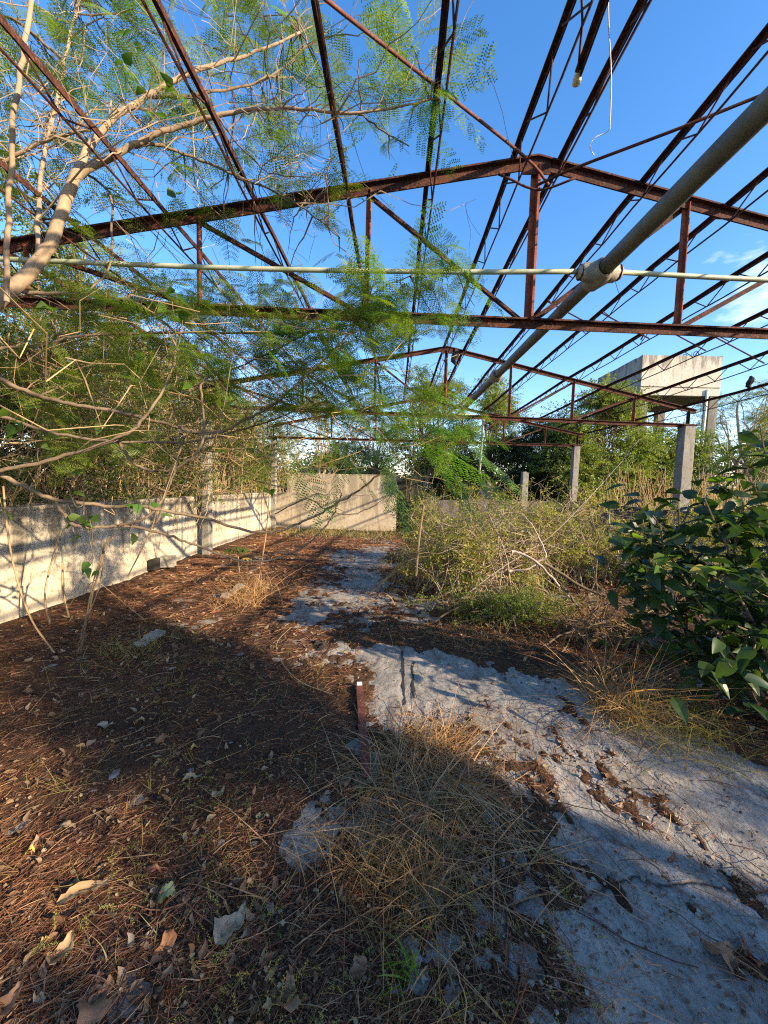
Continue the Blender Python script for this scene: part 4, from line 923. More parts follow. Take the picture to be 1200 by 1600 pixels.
# ---------------------------------------------------------------- bushes inside the building
def bush(name, label, cen, size, nst, nsp, kind, lm, bm, sc=1.0, thr=.45, cat='bush', stem_r=(.004, .012)):
    cen = np.array(cen, float); size = np.array(size, float); root = empty(name, tuple(cen * [1, 1, 0]), label, cat); tb = MB(); cb = MB(); tips = []
    for i in range(nst):
        s = cen * [1, 1, 0] + np.append(rng.normal(size=2) * size[:2] * .35, 0); d = rng.normal(size=3); d[2] = abs(d[2]); e = cen + unit(d) * size * rng.uniform(.5, 1) * [1, 1, 1]; e[2] = max(e[2], .05)
        w = wavy(s, e, 7, .1, -.15 * size[2]); tb.tube(w, rng.uniform(*stem_r) * np.linspace(1.3, .35, 7), 5, False); tips += list(w[2:])
        for _ in range(4):
            q = w[rng.integers(2, 7)]; e2 = q + rng.normal(size=3) * size * .22; w2 = wavy(q, e2, 5, .12); tb.tube(w2, rng.uniform(.0015, .004) * np.linspace(1.2, .5, 5), 3, False); tips += list(w2[1:])
    tips = np.array(tips); pt = tips[rng.integers(0, len(tips), nsp)] + rng.normal(size=(nsp, 3)) * .05; pt[:, 2] = np.maximum(pt[:, 2], .03)
    k = fbm(pt[:, 0] * 3, pt[:, 1] * 3 + pt[:, 2] * 4, 3) > thr; pt = pt[k]; scatter(cb, kind, pt, rng.normal(size=pt.shape) * [1, 1, .6], sc)
    child(tb, 'stems', bm, root, kind='stuff'); child(cb, 'foliage', lm, root, kind='stuff'); return root
bush('yellow_green_bush', 'sprawling yellow green bush on the slab right of the open path', (1.25, 5.5, .5), (1.4, 1.1, 1.12), 150, 2300, 'small', M['leaf_yg'], M['bark_pale'], 1.6, .47)
bush('yellow_green_bush', 'sunlit bush with small leaves in front of the dark far wall', (2.9, 6.7, .55), (1.4, 1.2, 1.1), 140, 2300, 'small', M['leaf_yg'], M['bark_pale'], 1.7, .47)
bush('yellow_green_bush', 'small bright yellow leaved bush beside the dark gap', (.62, 7.6, .55), (.42, .7, .75), 26, 1000, 'small', M['leaf_yg'], M['bark_pale'], 1.6)
bush('scrub', 'low dark scrub in front of the sprawling bush', (1.3, 4.35, .18), (1.0, .6, .36), 44, 2400, 'small', M['leaf_mid'], M['bark_brown'], .8)
bush('scrub', 'brown dead scrub between the path and the large leafed bush', (2.2, 3.75, .25), (.85, .5, .38), 46, 240, 'small', M['straw_dull'], M['bark_brown'], .8)
bush('yellow_green_bush', 'bush of small leaves behind the large leafed one', (4.3, 6.0, .6), (1.2, 1.2, .8), 44, 3200, 'small', M['leaf_yg'], M['bark_brown'], 1.1)
mb = MB()
for i in range(130):
    x, y = rng.uniform(.3, 4.6), rng.uniform(4.6, 8.5); b2 = rng.normal(size=2) * .4; w_ = wavy((x, y, 0), (x + b2[0], y + b2[1], rng.uniform(.7, 1.75)), 8, .12); mb.tube(w_, rng.uniform(.0025, .006) * np.linspace(1.2, .4, 8), 4, False)
    for _ in range(3): q_ = w_[rng.integers(3, 8)]; mb.tube(wavy(q_, q_ + rng.normal(size=3) * [.2, .2, .15], 5, .12), .0016, 3, False)
tag(mb.build('bare_stems', M['twig']), 'bare dry stems standing up through the bushes on the slab', None, None, 'stuff')
def dead(name, label, pts_list, m='twig_grey'):
    b = MB()
    for pts, ra, rb in pts_list: w = smoothline([P(*q) for q in pts], 5); b.tube(w + rng.normal(size=w.shape) * .003, np.linspace(ra, rb, len(w)), 7, True, .15)
    return tag(b.build(name, M[m], None, True), label, 'branch')
dead('fallen_branch', 'bleached forked dead branch lying across the bush in the sun', [([(800, 862, 4.3), (812, 864, 4.3), (838, 878, 4.25), (858, 898, 4.2), (878, 920, 4.2), (905, 950, 4.1)], .016, .012), ([(796, 892, 4.3), (820, 890, 4.25), (838, 882, 4.25)], .012, .010), ([(803, 862, 4.3), (795, 872, 4.3)], .01, .004), ([(838, 878, 4.25), (853, 870, 4.25), (842, 840, 4.3), (830, 818, 4.35), (812, 800, 4.4)], .011, .004), ([(815, 830, 4.35), (826, 832, 4.3), (835, 840, 4.3)], .006, .004)])
dead('fallen_branch', 'dark leaning dead branch low in the scrub', [([(850, 880, 4.0), (880, 898, 3.95), (905, 915, 3.9), (940, 930, 3.85), (985, 950, 3.8), (1030, 985, 3.6)], .018, .010), ([(905, 950, 3.9), (890, 930, 3.95), (875, 915, 4.0)], .015, .010)], 'bark_brown')
dead('fallen_branch', 'thin pale bent stick in front of the large leafed bush', [([(968, 870, 3.3), (985, 890, 3.25), (1010, 912, 3.2), (1030, 928, 3.15), (1045, 948, 3.1)], .008, .005), ([(950, 800, 3.4), (958, 840, 3.35), (968, 870, 3.3)], .004, .006)])
dead('dead_stem', 'long thin tan stem leaning up from the bushes to the slim far column', [([(720, 935, 4.6), (780, 890, 4.7), (860, 838, 4.8), (920, 778, 4.9), (965, 728, 5.0), (1000, 685, 5.0)], .006, .0025)])
for i, (a, b_, r) in enumerate((((1078, 960, 2.9), (1077, 870, 2.9), .012), ((1013, 950, 3.2), (1014, 880, 3.2), .007), ((1041, 925, 3.2), (1041, 890, 3.2), .006), ((1057, 930, 3.3), (1058, 895, 3.3), .006))):
    q = MB(); q.tube(wavy(P(*a) * [1, 1, 0] if i == 0 else P(*a), P(*b_), 6, .01), r, 6, False)
    tag(q.build('dry_cane', M['straw']), ['thickest upright dry cane among the large leaves', 'leftmost upright dry cane beside the large leaves', 'short middle dry cane behind the large leaves', 'thin dry cane just left of the thickest one'][i], 'cane')

# large leafed dark bush on the right
root = empty('large_leafed_bush', (2.9, 2.9, 0), 'dark glossy bush with large oval leaves at the right edge', 'bush')
LB = []; YEL = leaf_mat('yellowing_large_leaf', [(.35, .28, .06), (.28, .27, .06)], .4, .5)
for s_ in range(4):
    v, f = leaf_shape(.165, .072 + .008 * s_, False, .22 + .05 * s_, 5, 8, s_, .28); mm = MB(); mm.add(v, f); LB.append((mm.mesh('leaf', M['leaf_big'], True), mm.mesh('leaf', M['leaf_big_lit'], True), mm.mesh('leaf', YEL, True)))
stm = MB(); nodes = []
ST = [((2.75, 2.95), (1010, 800, 2.75)), ((2.7, 2.9), (975, 850, 2.8)), ((2.8, 2.9), (1060, 790, 2.7)), ((2.8, 2.8), (1100, 780, 2.6)), ((2.9, 2.9), (1150, 790, 2.6)), ((2.9, 2.7), (1190, 820, 2.5)), ((2.6, 2.6), (1040, 880, 2.6)), ((2.7, 2.6), (1120, 880, 2.4)), ((2.8, 2.5), (1180, 900, 2.3)), ((2.6, 2.5), (1090, 960, 2.4)), ((2.6, 2.4), (1150, 980, 2.3)), ((2.7, 2.5), (1190, 1020, 2.35)), ((2.7, 2.7), (1090, 1010, 2.7)), ((2.7, 2.6), (1150, 1050, 2.5)), ((3.1, 2.8), (1210, 700, 2.7)), ((3.1, 2.8), (1180, 660, 2.8)), ((3.1, 2.8), (1175, 740, 2.7)), ((2.9, 2.9), (1020, 940, 2.8)), ((2.9, 2.7), (1230, 900, 2.3)), ((3.1, 2.6), (1260, 780, 2.5)), ((2.8, 2.4), (1230, 1000, 2.2))]
for (bx, by), tip in ST:
    e = P(*tip); w = wavy((bx, by, 0), e, 9, .05, -.12); stm.tube(w, np.linspace(.014, .005, 9), 6, False); nodes += [(w[k], w[k] - w[k - 1]) for k in range(4, 9)]
    for _ in range(2):
        e2 = w[rng.integers(5, 9)] + rng.normal(size=3) * .16; w2 = wavy(w[6], e2, 5, .06); stm.tube(w2, .004, 5, False); nodes += [(w2[k], w2[k] - w2[k - 1]) for k in (2, 3, 4)]
cl = 0
while cl < 298:
    q, d = nodes[rng.integers(len(nodes))]; q = q + rng.normal(size=3) * .03
    o = unit(unit(d) * .4 + rng.normal(size=3) * [.9, .9, .35] + [0, -.15, -.12])
    lit = rng.random() < (.16 + .25 * (q[2] > 1.15))  # higher leaves take the lit colour more often
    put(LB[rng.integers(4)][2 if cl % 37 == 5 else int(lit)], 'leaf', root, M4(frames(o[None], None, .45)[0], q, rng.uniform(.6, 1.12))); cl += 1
ex = MB(); m_ = 620
for i in range(m_):
    q, d = nodes[rng.integers(len(nodes))]; q = q + rng.normal(size=3) * .12 + np.array([.08, .12, -.12]); o = unit(rng.normal(size=3) * [.9, .9, .35] + [0, 0, -.1]); v, f = leaf_shape(.16, .08, False, .25, 3, 5, i % 5, .25); ex.inst((v, f), frames(o[None], None, .5), q[None], 1.0)
child(ex, 'inner_leaves', M['leaf_big'], root, kind='stuff'); child(stm, 'stems', M['bark_brown'], root, kind='stuff')

# ---------------------------------------------------------------- dry grass
def clump(name, label, cx, cy, rx, ry, n, Lr, m, up=.9, dirx=(0, 0), wid=.003, cat='grass clump', kind=None, spread=.6, bend=.55):
    p = np.stack([cx + rng.normal(size=n) * rx, cy + rng.normal(size=n) * ry], -1); z = topz(p[:, 0], p[:, 1]); p = np.column_stack([p, z - .005])
    d = np.column_stack([rng.normal(size=n) * spread + dirx[0], rng.normal(size=n) * spread + dirx[1], np.abs(rng.normal(size=n)) * .35 + up]); d = unit(d)
    bn = np.column_stack([d[:, 0] * .5, d[:, 1] * .5, -bend * rng.random(n) * 1.2]); b = MB(); b.ribbons(p, d, bn, rng.uniform(Lr[0], Lr[1], n), rng.uniform(.6, 1.3, n) * wid, 5)
    o = b.build(name, M[m]); return tag(o, label, None if kind else cat, None, kind)
clump('dry_grass_clump', 'big tangled clump of dry straw in the sun beside the rusty bar', .17, 1.78, .21, .22, 1500, (.10, .34), 'straw', .25, (.12, -.05), .0042, spread=1.0, bend=.4)
clump('dry_grass_clump', 'duller lower straw fringe of the big clump near the camera', .05, 1.42, .13, .10, 700, (.08, .24), 'straw_dull', .8, (.1, 0), .0036)
clump('dry_grass_clump', 'straw tuft on the edge of the slab at the far side of the big clump', .30, 2.25, .16, .08, 300, (.10, .30), 'straw', .5, (.15, .1), .003, spread=.8)
clump('dry_grass_clump', 'tall half green grass clump beside the large leafed bush', 1.62, 2.72, .09, .10, 460, (.25, .75), 'straw', .8, (.05, -.15), .0042, bend=.7)
clump('dry_grass_clump', 'low greenish grass fringe at the foot of the large leafed bush', 1.85, 2.45, .20, .16, 420, (.15, .45), 'green_straw', .7, (.0, -.1), .0036, bend=.6)
clump('weed_strip', 'dry weeds beside the low kerb near the left wall', -1.85, 4.9, .18, .25, 380, (.18, .62), 'straw', 1.0, (0, 0), .004, kind='stuff')
clump('weed_strip', 'green tinged grass tuft at the near end of the kerb', -2.25, 3.25, .22, .22, 300, (.08, .26), 'green_straw', .8, (0, 0), .0035, kind='stuff')
clump('grass_strip', 'straggly grass in front of the end wall', -1.6, 11.6, 1.5, .5, 1300, (.12, .38), 'green_straw', 1.0, (0, 0), .010, kind='stuff')
clump('grass_strip', 'dry grass strip along the path below the small yellow bush', .45, 6.6, .35, .9, 700, (.12, .38), 'straw', 1.0, (0, 0), .006, kind='stuff')
clump('grass_strip', 'dry grass under the scrub by the path', .9, 3.9, .45, .2, 420, (.08, .24), 'straw_dull', .8, (0, 0), .004, kind='stuff')
clump('green_tuft', 'fresh green grass tuft at the bottom of the picture', .07, 1.12, .022, .02, 26, (.06, .15), 'green_blade', .7, (0, 0), .008, spread=.5)
for (cx, cy, k, w) in ((.55, 1.95, 3, .003), (.2, 1.6, 3, .003)):
    pass
b = MB(); nb = 34; p0 = np.column_stack([rng.normal(size=nb) * .05 + .25, rng.normal(size=nb) * .06 + 1.95, np.full(nb, .02)])
tg = np.array([.62, 1.52, .05]) + rng.normal(size=(nb, 3)) * [.10, .10, .03]; dd = tg - p0; ln = np.linalg.norm(dd, axis=1); d = unit(dd + np.array([0, 0, .30])); bn = unit(dd) - d
b.ribbons(p0, d, bn, ln, np.full(nb, .0038), 7); tag(b.build('arching_straw', M['straw']), 'long pale straws arching from the big clump toward the slab', 'grass clump')
for i, (xa, lb) in enumerate(((.115, 'l'), (.185, 'r'))):
    b = MB(); yy = np.linspace(2.62 + .1 * i, 3.55 - .25 * i, 26); xx = xa + .012 * np.cumsum(rng.normal(size=26)) * .25 + .02 * (yy - 2.6); w_ = .005 + .006 * rng.random(26); z_ = fz(xx, yy) + .004
    v = np.stack([np.column_stack([xx - w_, yy, z_]), np.column_stack([xx + w_, yy, z_])], 1).reshape(-1, 3); ii = np.arange(25)[:, None] * 2; b.add(v, np.concatenate([ii, ii + 1, ii + 3, ii + 2], 1)); b.build('floor_joint', M['black'], kind='structure')
for (px, py, r_, lb) in ((497, 1008, .11, 'black charred debris patch on the litter edge'), (532, 888, .16, 'dark hollow of debris far along the middle path')):
    c_ = PZ(px, py); b = MB(); k = 16; an = np.arange(k) * 2 * np.pi / k; v = [[c_[0], c_[1], float(topz(c_[0], c_[1])) + .018]]
    for f_, h_ in ((.55, .014), (1.0, -.002)):
        rr_ = r_ * f_ * (1 + .3 * rng.normal(size=k)); X_ = c_[0] + rr_ * np.cos(an); Y_ = c_[1] + rr_ * np.sin(an); v += np.column_stack([X_, Y_, topz(X_, Y_) + h_]).tolist()
    q_ = np.arange(k); b.add(v, np.column_stack([1 + q_, 1 + (q_ + 1) % k, 1 + k + (q_ + 1) % k, 1 + k + q_])); b.f.append(np.column_stack([np.zeros(k, int), 1 + q_, 1 + (q_ + 1) % k])); tag(b.build('debris_patch', M['black'], None, True), lb, 'debris')
# small low weeds spread over litter
mb = MB(); n = 260; x = rng.uniform(-2.2, .7, n); y = .75 + rng.random(n) ** 1.5 * 3.5; k = litter(x, y) > .1; p = np.column_stack([x, y, topz(x, y)])[k]
for q in p:
    m = 7; c = np.tile(q, (m, 1)) + rng.normal(size=(m, 3)) * [.015, .015, 0]; mb.ribbons(c, unit(np.column_stack([rng.normal(size=(m, 2)) * .8, np.full(m, .7)])), rng.normal(size=(m, 3)) * .3, rng.uniform(.03, .11, m), np.full(m, .0022), 4)
tag(mb.build('sparse_weeds', M['green_straw']), 'thin sparse weeds poking through the litter', None, None, 'stuff')
mb = MB(); n = 1100; x = rng.uniform(-1.1, .75, n); y = .8 + rng.random(n) ** 1.5 * 1.1; pt = np.column_stack([x, y, topz(x, y) + rng.random(n) * .06]); k = fbm(x * 4, y * 4 + 8, 3) > .5; pt = pt[k]
scatter(mb, 'small', pt, rng.normal(size=pt.shape) * [1, 1, .5] + [0, 0, .3], .27); tag(mb.build('creeping_weed', M['leaf_yg']), 'tiny leaved creeper in the near litter', None, None, 'stuff')
mb = MB()
for i in range(46):
    x, y = rng.uniform(-1.0, .9), rng.uniform(.85, 1.9); a = rng.random() * 6.28; L_ = rng.uniform(.15, .5); e = (x + math.cos(a) * L_, y + math.sin(a) * L_); w = wavy((x, y, 0), (*e, 0), 9, .1); w[:, 2] = topz(w[:, 0], w[:, 1]) + .008 + .05 * np.sin(np.linspace(0, math.pi, 9)) * rng.random(); mb.tube(w, rng.uniform(.001, .0024), 4, False)
for i in range(95):
    x, y = rng.uniform(.4, 2.0), rng.uniform(1.0, 2.6); L_ = rng.uniform(.15, .6); a = rng.normal(2.2, .5); e = (x + math.cos(a) * L_, y + math.sin(a) * L_); w = wavy((x, y, 0), (*e, 0), 9, .1); w[:, 2] = topz(w[:, 0], w[:, 1]) + .006 + .06 * np.sin(np.linspace(0, math.pi, 9)) * rng.random(); mb.tube(w, rng.uniform(.0008, .002), 4, False)
tag(mb.build('creeping_vines', M['needle']), 'thin dry vines crossing the floor', None, None, 'stuff')
mb = MB(); w = smoothline([PZ(455, 980, .05), PZ(435, 1000, .06), PZ(433, 1020, .06), PZ(450, 1048, .05), PZ(475, 1068, .04), PZ(520, 1085, .03)], 6); mb.tube(w, .0028, 6, False)
tag(mb.build('curved_stalk', M['twig']), 'curved pale stalk lying on the litter above the rusty bar', 'stalk')

# ---------------------------------------------------------------- litter on the floor
def rand_floor(n, x0, x1, y0, y1, pw=2.0):
    y = y0 * (y1 / y0) ** (rng.random(n) ** (1 / 1.0)); x = rng.uniform(-1, 1, n) * np.minimum(1.15 * y + .25, 99); x = np.where((x < x0) | (x > x1), rng.uniform(x0, x1, n), x); return x, y
mb = MB(); x, y = rand_floor(130000, -3.85, 6.0, .75, 12.5); k = (litter(x, y) + rng.normal(size=len(x)) * .30 + (rng.random(len(x)) < .03) * 2 > .05) & (np.abs(x) < 1.15 * y + .4); k = k & (fbm(x * 3.1 + 60, y * 3.1, 4) + rng.random(len(x)) * .3 > .48); x = x[k]; y = y[k]; n = len(x)
a = rng.normal(.5, .9, n) + 3 * (fbm(x * 1.2, y * 1.2, 2) - .5); el = rng.normal(size=n) * .16 + .05
d = np.column_stack([np.cos(a) * np.cos(el), np.sin(a) * np.cos(el), np.sin(el)]); bd = np.column_stack([-np.sin(a), np.cos(a), np.zeros(n)]) * rng.normal(size=(n, 1)) * .5; bd[:, 2] -= el * .9
Ln = rng.uniform(.03, .12, n) * np.clip(y / 3, .8, 2.2); mb.ribbons(np.column_stack([x, y, topz(x, y) + rng.random(n) * .012]), d, bd, Ln, rng.uniform(.0011, .0026, n) * np.clip(y / 2, 1, 4), 3)
tag(mb.build('fallen_leaf_stalks', M['needle']), 'reddish brown fallen leaf stalks matted over the floor', None, None, 'stuff')
mb = MB(); x, y = rand_floor(17000, -3.85, 6.0, .75, 12.5); m_ = litter(x, y); k = ((m_ > -.02) | (rng.random(len(x)) < .26 + .3 * (m_ > -.35) + .2 * (y < 1.5))) & (np.abs(x) < 1.15 * y + .4); x = x[k]; y = y[k]; n = len(x)
CH = [(np.array([[0, 0, 0], [-.5, .5, .18], [0, 1, .05], [.45, .55, .2]]), np.array([[0, 1, 2, 3]])), (np.array([[0, 0, 0], [-.35, .3, .1], [-.3, .8, .25], [.1, 1, .1], [.4, .6, .28], [.3, .15, .1]]), np.array([[0, 1, 4, 5], [1, 2, 3, 4]]))]
for c_, sel in zip(CH, (np.arange(n) % 2 == 0, np.arange(n) % 2 == 1)):
    m = sel.sum(); aa = rng.random(m) * 6.28; mb.inst(c_, frames(np.column_stack([np.cos(aa), np.sin(aa), rng.normal(size=m) * .25]), None, .35), np.column_stack([x[sel], y[sel], topz(x[sel], y[sel]) + .002 + rng.random(m) * .008]), rng.uniform(.005, .020, m) * np.clip(y[sel] / 2.5, 1, 3))
tag(mb.build('leaf_crumbs', M['chip']), 'crumbled dry leaves and chips over the floor', None, None, 'stuff')
mb = MB(); x, y = rand_floor(900, -3.5, 2.5, .8, 7); k = (litter(x, y) > 0); x = x[k]; y = y[k]; n = len(x); a = rng.random(n) * 6.28
mb.ribbons(np.column_stack([x, y, topz(x, y) + .012]), unit(np.column_stack([np.cos(a), np.sin(a), rng.random(n) * .35])), np.column_stack([-np.sin(a) * rng.normal(size=n) * .5, np.cos(a) * rng.normal(size=n) * .5, -.3 * np.ones(n)]), rng.uniform(.12, .35, n), rng.uniform(.002, .0035, n), 6)
tag(mb.build('long_straws', M['straw']), 'longer pale straws strewn over the litter', None, None, 'stuff')
mb = MB(); x, y = rand_floor(5200, -3.8, 3.0, .75, 8); k = (litter(x, y) + rng.normal(size=len(x)) * .3 > .1) & (fbm(x * 2.2 + 11, y * 2.2, 3) > .42); x = x[k]; y = y[k]; n = len(x); a = rng.random(n) * 6.28
for i in range(5):
    m = np.arange(n) % 5 == i; v, f = leaf_shape(1.0, .34 + .08 * i, False, -.2 - .1 * i, 4, 5, 70 + i, .5); v[:, 0] += .10 * np.sin(v[:, 1] * 6 + i); mb.inst((v, f), frames(np.column_stack([np.cos(a[m]), np.sin(a[m]), rng.normal(size=m.sum()) * .2]), None, .45), np.column_stack([x[m], y[m], topz(x[m], y[m]) + .006]), rng.uniform(.018, .05, m.sum()) * np.clip(y[m] / 2.5, 1, 2))
tag(mb.build('small_dead_leaves', M['chip'], None, True), 'small curled dead leaves lying all over the litter', None, None, 'stuff')
# crumbs of broken screed beside the ridges
mb = MB(); n = 800; x = rng.uniform(.1, 1.8, n); y = rng.uniform(.8, 2.6, n); k = (litter(x, y) > -.35) & (litter(x, y) < .35); x = x[k]; y = y[k]; n = len(x)
cubev = np.array([[a_, b_, c_] for a_ in (-.5, .5) for b_ in (-.5, .5) for c_ in (-.25, .25)]) * (1 + .3 * (np.random.default_rng(2).random((8, 3)) - .5)); cubef = np.array([[0, 1, 3, 2], [4, 6, 7, 5], [0, 4, 5, 1], [2, 3, 7, 6], [0, 2, 6, 4], [1, 5, 7, 3]])
mb.inst((cubev, cubef), frames(rng.normal(size=(n, 3)) * [1, 1, .15], None, .3), np.column_stack([x, y, topz(x, y) + .003]), rng.uniform(.004, .018, n)); tag(mb.build('screed_rubble', M['block']), 'crumbs of broken screed on the slab', None, None, 'stuff')

# large single fallen leaves
LM = {'tan': leaf_mat('tan_dead_leaf', [(.42, .30, .16), (.36, .24, .13)], .15, .7), 'pale': leaf_mat('pale_dead_leaf', [(.34, .29, .22), (.27, .22, .16)], .1, .8), 'brown': leaf_mat('brown_dead_leaf', [(.20, .11, .06), (.25, .14, .08)], .1, .7), 'orange': leaf_mat('orange_dead_leaf', [(.40, .18, .06), (.34, .15, .06)], .15, .6), 'green': leaf_mat('grey_green_dead_leaf', [(.20, .26, .14), (.16, .22, .10)], .2, .6), 'yellow': leaf_mat('yellow_dead_leaf', [(.50, .38, .10), (.55, .42, .14)], .2, .6), 'red': leaf_mat('red_brown_leaf', [(.26, .10, .06), (.22, .09, .05)], .1, .5)}
FL = [(135, 1392, .17, .055, 35, 'tan', 'long curled tan leaf on the sunny left litter'), (360, 1445, .13, .085, 60, 'pale', 'large crumpled pale leaf, the biggest on the near litter'), (97, 1482, .09, .055, 80, 'tan', 'beige oval leaf near the lower left corner'), (260, 1470, .09, .05, 100, 'orange', 'orange brown leaf left of the big crumpled pale leaf'),
 (235, 1358, .09, .04, 10, 'red', 'dark red brown leaf above the grey green leaf'), (262, 1393, .075, .065, 20, 'green', 'round grey green leaf among the stalks'), (150, 1565, .11, .085, 100, 'brown', 'broad brown leaf at the bottom left'), (450, 1555, .09, .06, 110, 'brown', 'curled brown leaf at the bottom middle'), (5, 1575, .10, .07, 60, 'brown', 'brown leaf cut by the left bottom corner'),
 (62, 1478, .05, .02, 50, 'yellow', 'narrow yellow leaf left of the beige oval leaf'), (45, 1330, .04, .03, 20, 'yellow', 'tiny yellow leaf on the sunny left litter'), (1125, 1478, .10, .07, 130, 'brown', 'crumpled brown leaf on the grey slab at the lower right'), (300, 1213, .10, .035, 30, 'pale', 'pale curled leaf in the shade of the middle litter'), (341, 1236, .07, .045, 60, 'pale', 'small pale ragged leaf in the shade right of the curled one'),
 (386, 1266, .05, .03, 70, 'tan', 'small tan leaf in the shaded middle litter'), (410, 1275, .06, .035, -20, 'pale', 'pale leaf beside the small tan leaf'), (217, 1124, .07, .04, 10, 'tan', 'beige leaf alone in the upper shaded litter'), (255, 1155, .09, .06, 50, 'brown', 'brown leaf lying under the upper shaded litter edge'), (305, 1166, .05, .03, 40, 'yellow', 'little yellowish leaf in the upper shade'),
 (45, 1080, .08, .05, 0, 'brown', 'brown leaf at the shadow edge by the left border'), (165, 1133, .09, .045, 0, 'pale', 'pale leaf beside the kerb rubble in the shade'), (1050, 1333, .06, .022, 30, 'red', 'dark slim leaf on the bare grey slab'), (560, 1500, .07, .05, 90, 'brown', 'brown leaf at the foot of the green tuft'), (100, 1290, .10, .04, 10, 'tan', 'tan leaf in the sunlit strip at the left'), (573, 1335, .06, .05, 20, 'green', 'green leaf in the shaded straw left of the big clump'), (745, 1372, .05, .03, 0, 'pale', 'pale scrap of leaf in the shade below the straw'), (1170, 1480, .09, .018, 80, 'red', 'narrow dark pod shaped leaf standing at the right edge')]
for i, (px, py, l, w, rot, c, lb) in enumerate(FL):
    v, f = leaf_shape(l, w, False, -.10, 7, 15, 50 + i, .35); r = np.random.default_rng(i); v[:, 2] += .012 * np.sin(v[:, 1] / l * 7 + i) + r.normal(size=len(v)) * .0022; v[:, 0] += r.normal(size=len(v)) * .0012; v[:, 0] += .15 * w * np.sin(v[:, 1] / l * 9 + i); v[:, 0] *= 1 + .12 * np.sin(v[:, 1] / l * 23)
    q = PZ(px, py, .03); a = math.radians(rot); c_, s_ = math.cos(a), math.sin(a); v = v - [0, l / 2, 0]; v = np.column_stack([v[:, 0] * s_ + v[:, 1] * c_, -v[:, 0] * c_ + v[:, 1] * s_, v[:, 2]])
    g = float(topz(q[0], q[1])); b = MB(); b.add(v, f); o = b.build('fallen_leaf', LM[c], None, True); o.location = (q[0], q[1], g + .012); tag(o, lb, 'leaf')

# ---------------------------------------------------------------- kerb, bar, sapling, small things
for i, (x, y0, y1, lb) in enumerate(((-2.30, 3.35, 3.72, 'concrete kerb piece with a sunlit broken end by the litter'), (-2.20, 4.9, 5.5, 'short far kerb piece behind the dry weeds'))):
    root = empty('kerb_block', (x, y0, 0), lb, 'kerb'); b = MB(); k = 9; Y = np.linspace(y0, y1, k); pr = np.array([(-.06, -.05), (.06, -.05), (.05, .045), (-.045, .05)])
    v = np.concatenate([np.column_stack([x + pr[:, 0] + (rng.random(4) - .5) * .03, np.full(4, y) + (rng.random(4) - .5) * .02, pr[:, 1] + (rng.random(4) - .5) * .03]) for y in Y]); ii = np.arange(k - 1)[:, None] * 4; j = np.arange(4)[None]; q = (j + 1) % 4
    b.add(v, np.stack([ii + j, ii + q, ii + q + 4, ii + j + 4], -1).reshape(-1, 4)); b.f += [np.array([[0, 1, 2, 3]]), np.array([[k * 4 - 1, k * 4 - 2, k * 4 - 3, k * 4 - 4]])]; child(b, 'kerb_face', M['block'], root)
root = empty('rusty_bar', (-.11, 1.98, 0), 'flat rusty steel bar lying beside the slab with a pale tip', 'bar')
q0, q1 = PZ(572, 1212, .03), PZ(562, 1072, .045); b = MB(); b.prof(q0, q1, [(-.025, -.03), (.025, -.03), (.025, .006), (-.025, .006)], segs=6, wob=.003); child(b, 'bar', M['bar'], root)
t = unit(q1 - q0); b = MB(); b.prof(q1 + t * .002, q1 + t * .045, [(-.021, -.02), (.021, -.02), (.019, .009), (-.019, .009)]); child(b, 'tip', M['white'], root)
root = empty('palmate_seedling', tuple(PZ(372, 885, .1)), 'green and yellow palm leaved seedling near the left column', 'seedling')
c = P(372, 862, 6.3); b = MB(); b.tube(wavy(P(375, 905, 6.3) , c, 5, .03), .008, 6, False); child(b, 'stem', M['bark_pale'], root)
v, f = leaf_shape(.17, .05, False, .3, 3, 6, 3, .2); lm1 = MB(); lm1.add(v, f); ma_ = lm1.mesh('leaf', M['leaf_big_lit']); mb_ = lm1.mesh('leaf', LM['yellow'])
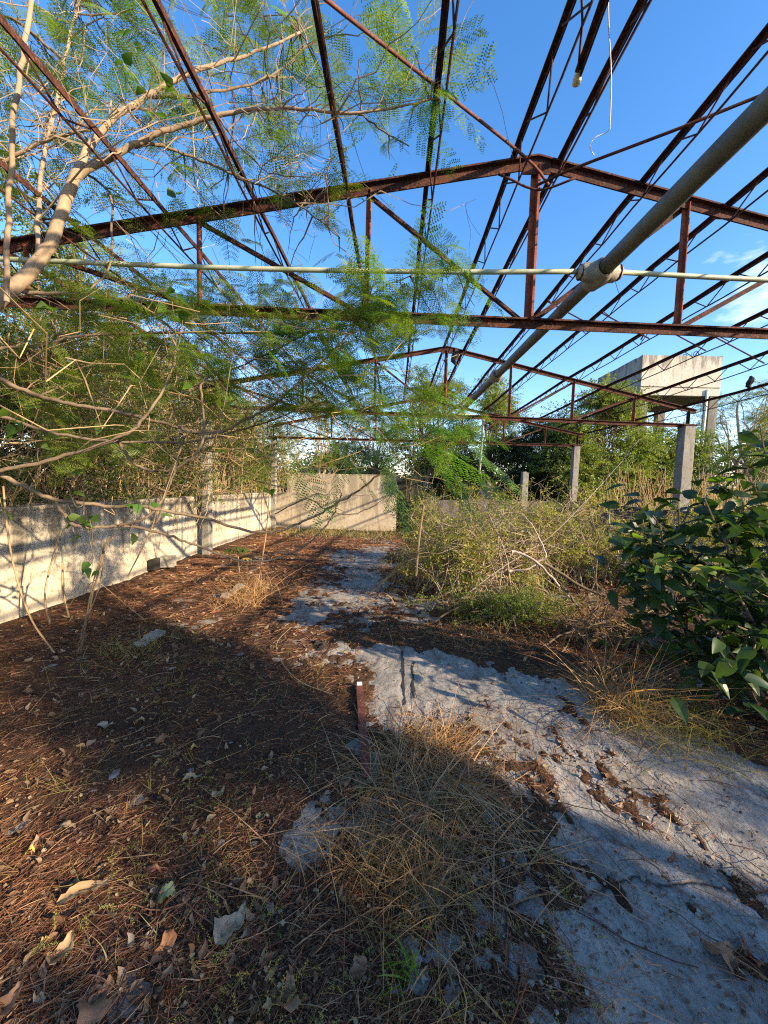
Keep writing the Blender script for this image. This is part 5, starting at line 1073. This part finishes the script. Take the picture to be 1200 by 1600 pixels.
for hx, hz, ml in ((-.16, .03, ma_), (.05, .02, ma_), (.14, -.10, mb_), (-.02, .08, ma_), (.1, .06, ma_)):
    cc = c + np.array([hx, 0, hz])
    for kx in range(7):
        a = kx * .9; d = np.array([[math.cos(a), math.sin(a) * .8 - .2, -.15]]); put(ml, 'leaf', root, M4(frames(unit(d), None, .1)[0], cc, .85))
# dark rag and nest caught on the steelwork
for (px, py, D, s, lb) in ((711, 556, 8.15, .10, 'dark rag hanging on the middle truss near its peak'), (1172, 597, 7.4, .07, 'dark nest lump on the purlin right of the tank'), (1003, 528, 7.9, .025, 'tiny dark knot hanging on the purlin left of the tank')):
    b = MB(); c = P(px, py, D); b.tube([c + [0, 0, s * 1.6], c + [.02, 0, s], c, c + [-.02, 0, -s], c + [.02, 0, -s * 1.9]], [s * .25, s * .6, s * .8, s * .6, s * .15], 8, True, .5)
    tag(b.build('dark_rag' if s > .08 else 'dark_lump', M['black']), lb, 'rag' if s > .08 else 'nest')

# ---------------------------------------------------------------- unseen trees, placed and shaped to cast the floor's shade pattern
def shade(label, x, y, H, rx, ns, zc=.52, rz=None, cs=.38, kd='mid', nc=34, sc=1.35):
    tree('unseen_shade_tree', label, (x, y, 0), H, rx, rz or H * .42, nc, ns, kd, M['leaf_dark'], M['bark_brown'], .10, 2, zc, sc, cs)
shade('unseen tall narrow tree, shaped to shade the floor, outside on the right, just behind the camera', 8.3, -2.5, 5.2, .45, 1500, .86, .42)
shade('unseen low round tree, shaped to shade the floor, outside on the right, beside the camera', 8.3, -1.05, 2.8, .5, 2200, .5, 1.2)
shade('unseen low hedge like tree, shaped to shade the floor, outside on the right, ahead of the camera', 8.3, .6, 2.6, 1.4, 5200, .5, 1.1)
shade('unseen big dense tree, shaped to shade the floor, outside on the right, far behind the camera', 8.3, -5.9, 5.6, 1.5, 3600, cs=.55, kd='big', sc=1.6)
shade('unseen short dense tree, shaped to shade the floor, outside on the right, between the tall narrow and the big dense one', 8.3, -3.45, 4.1, .45, 5200, .52, 1.6, nc=60)
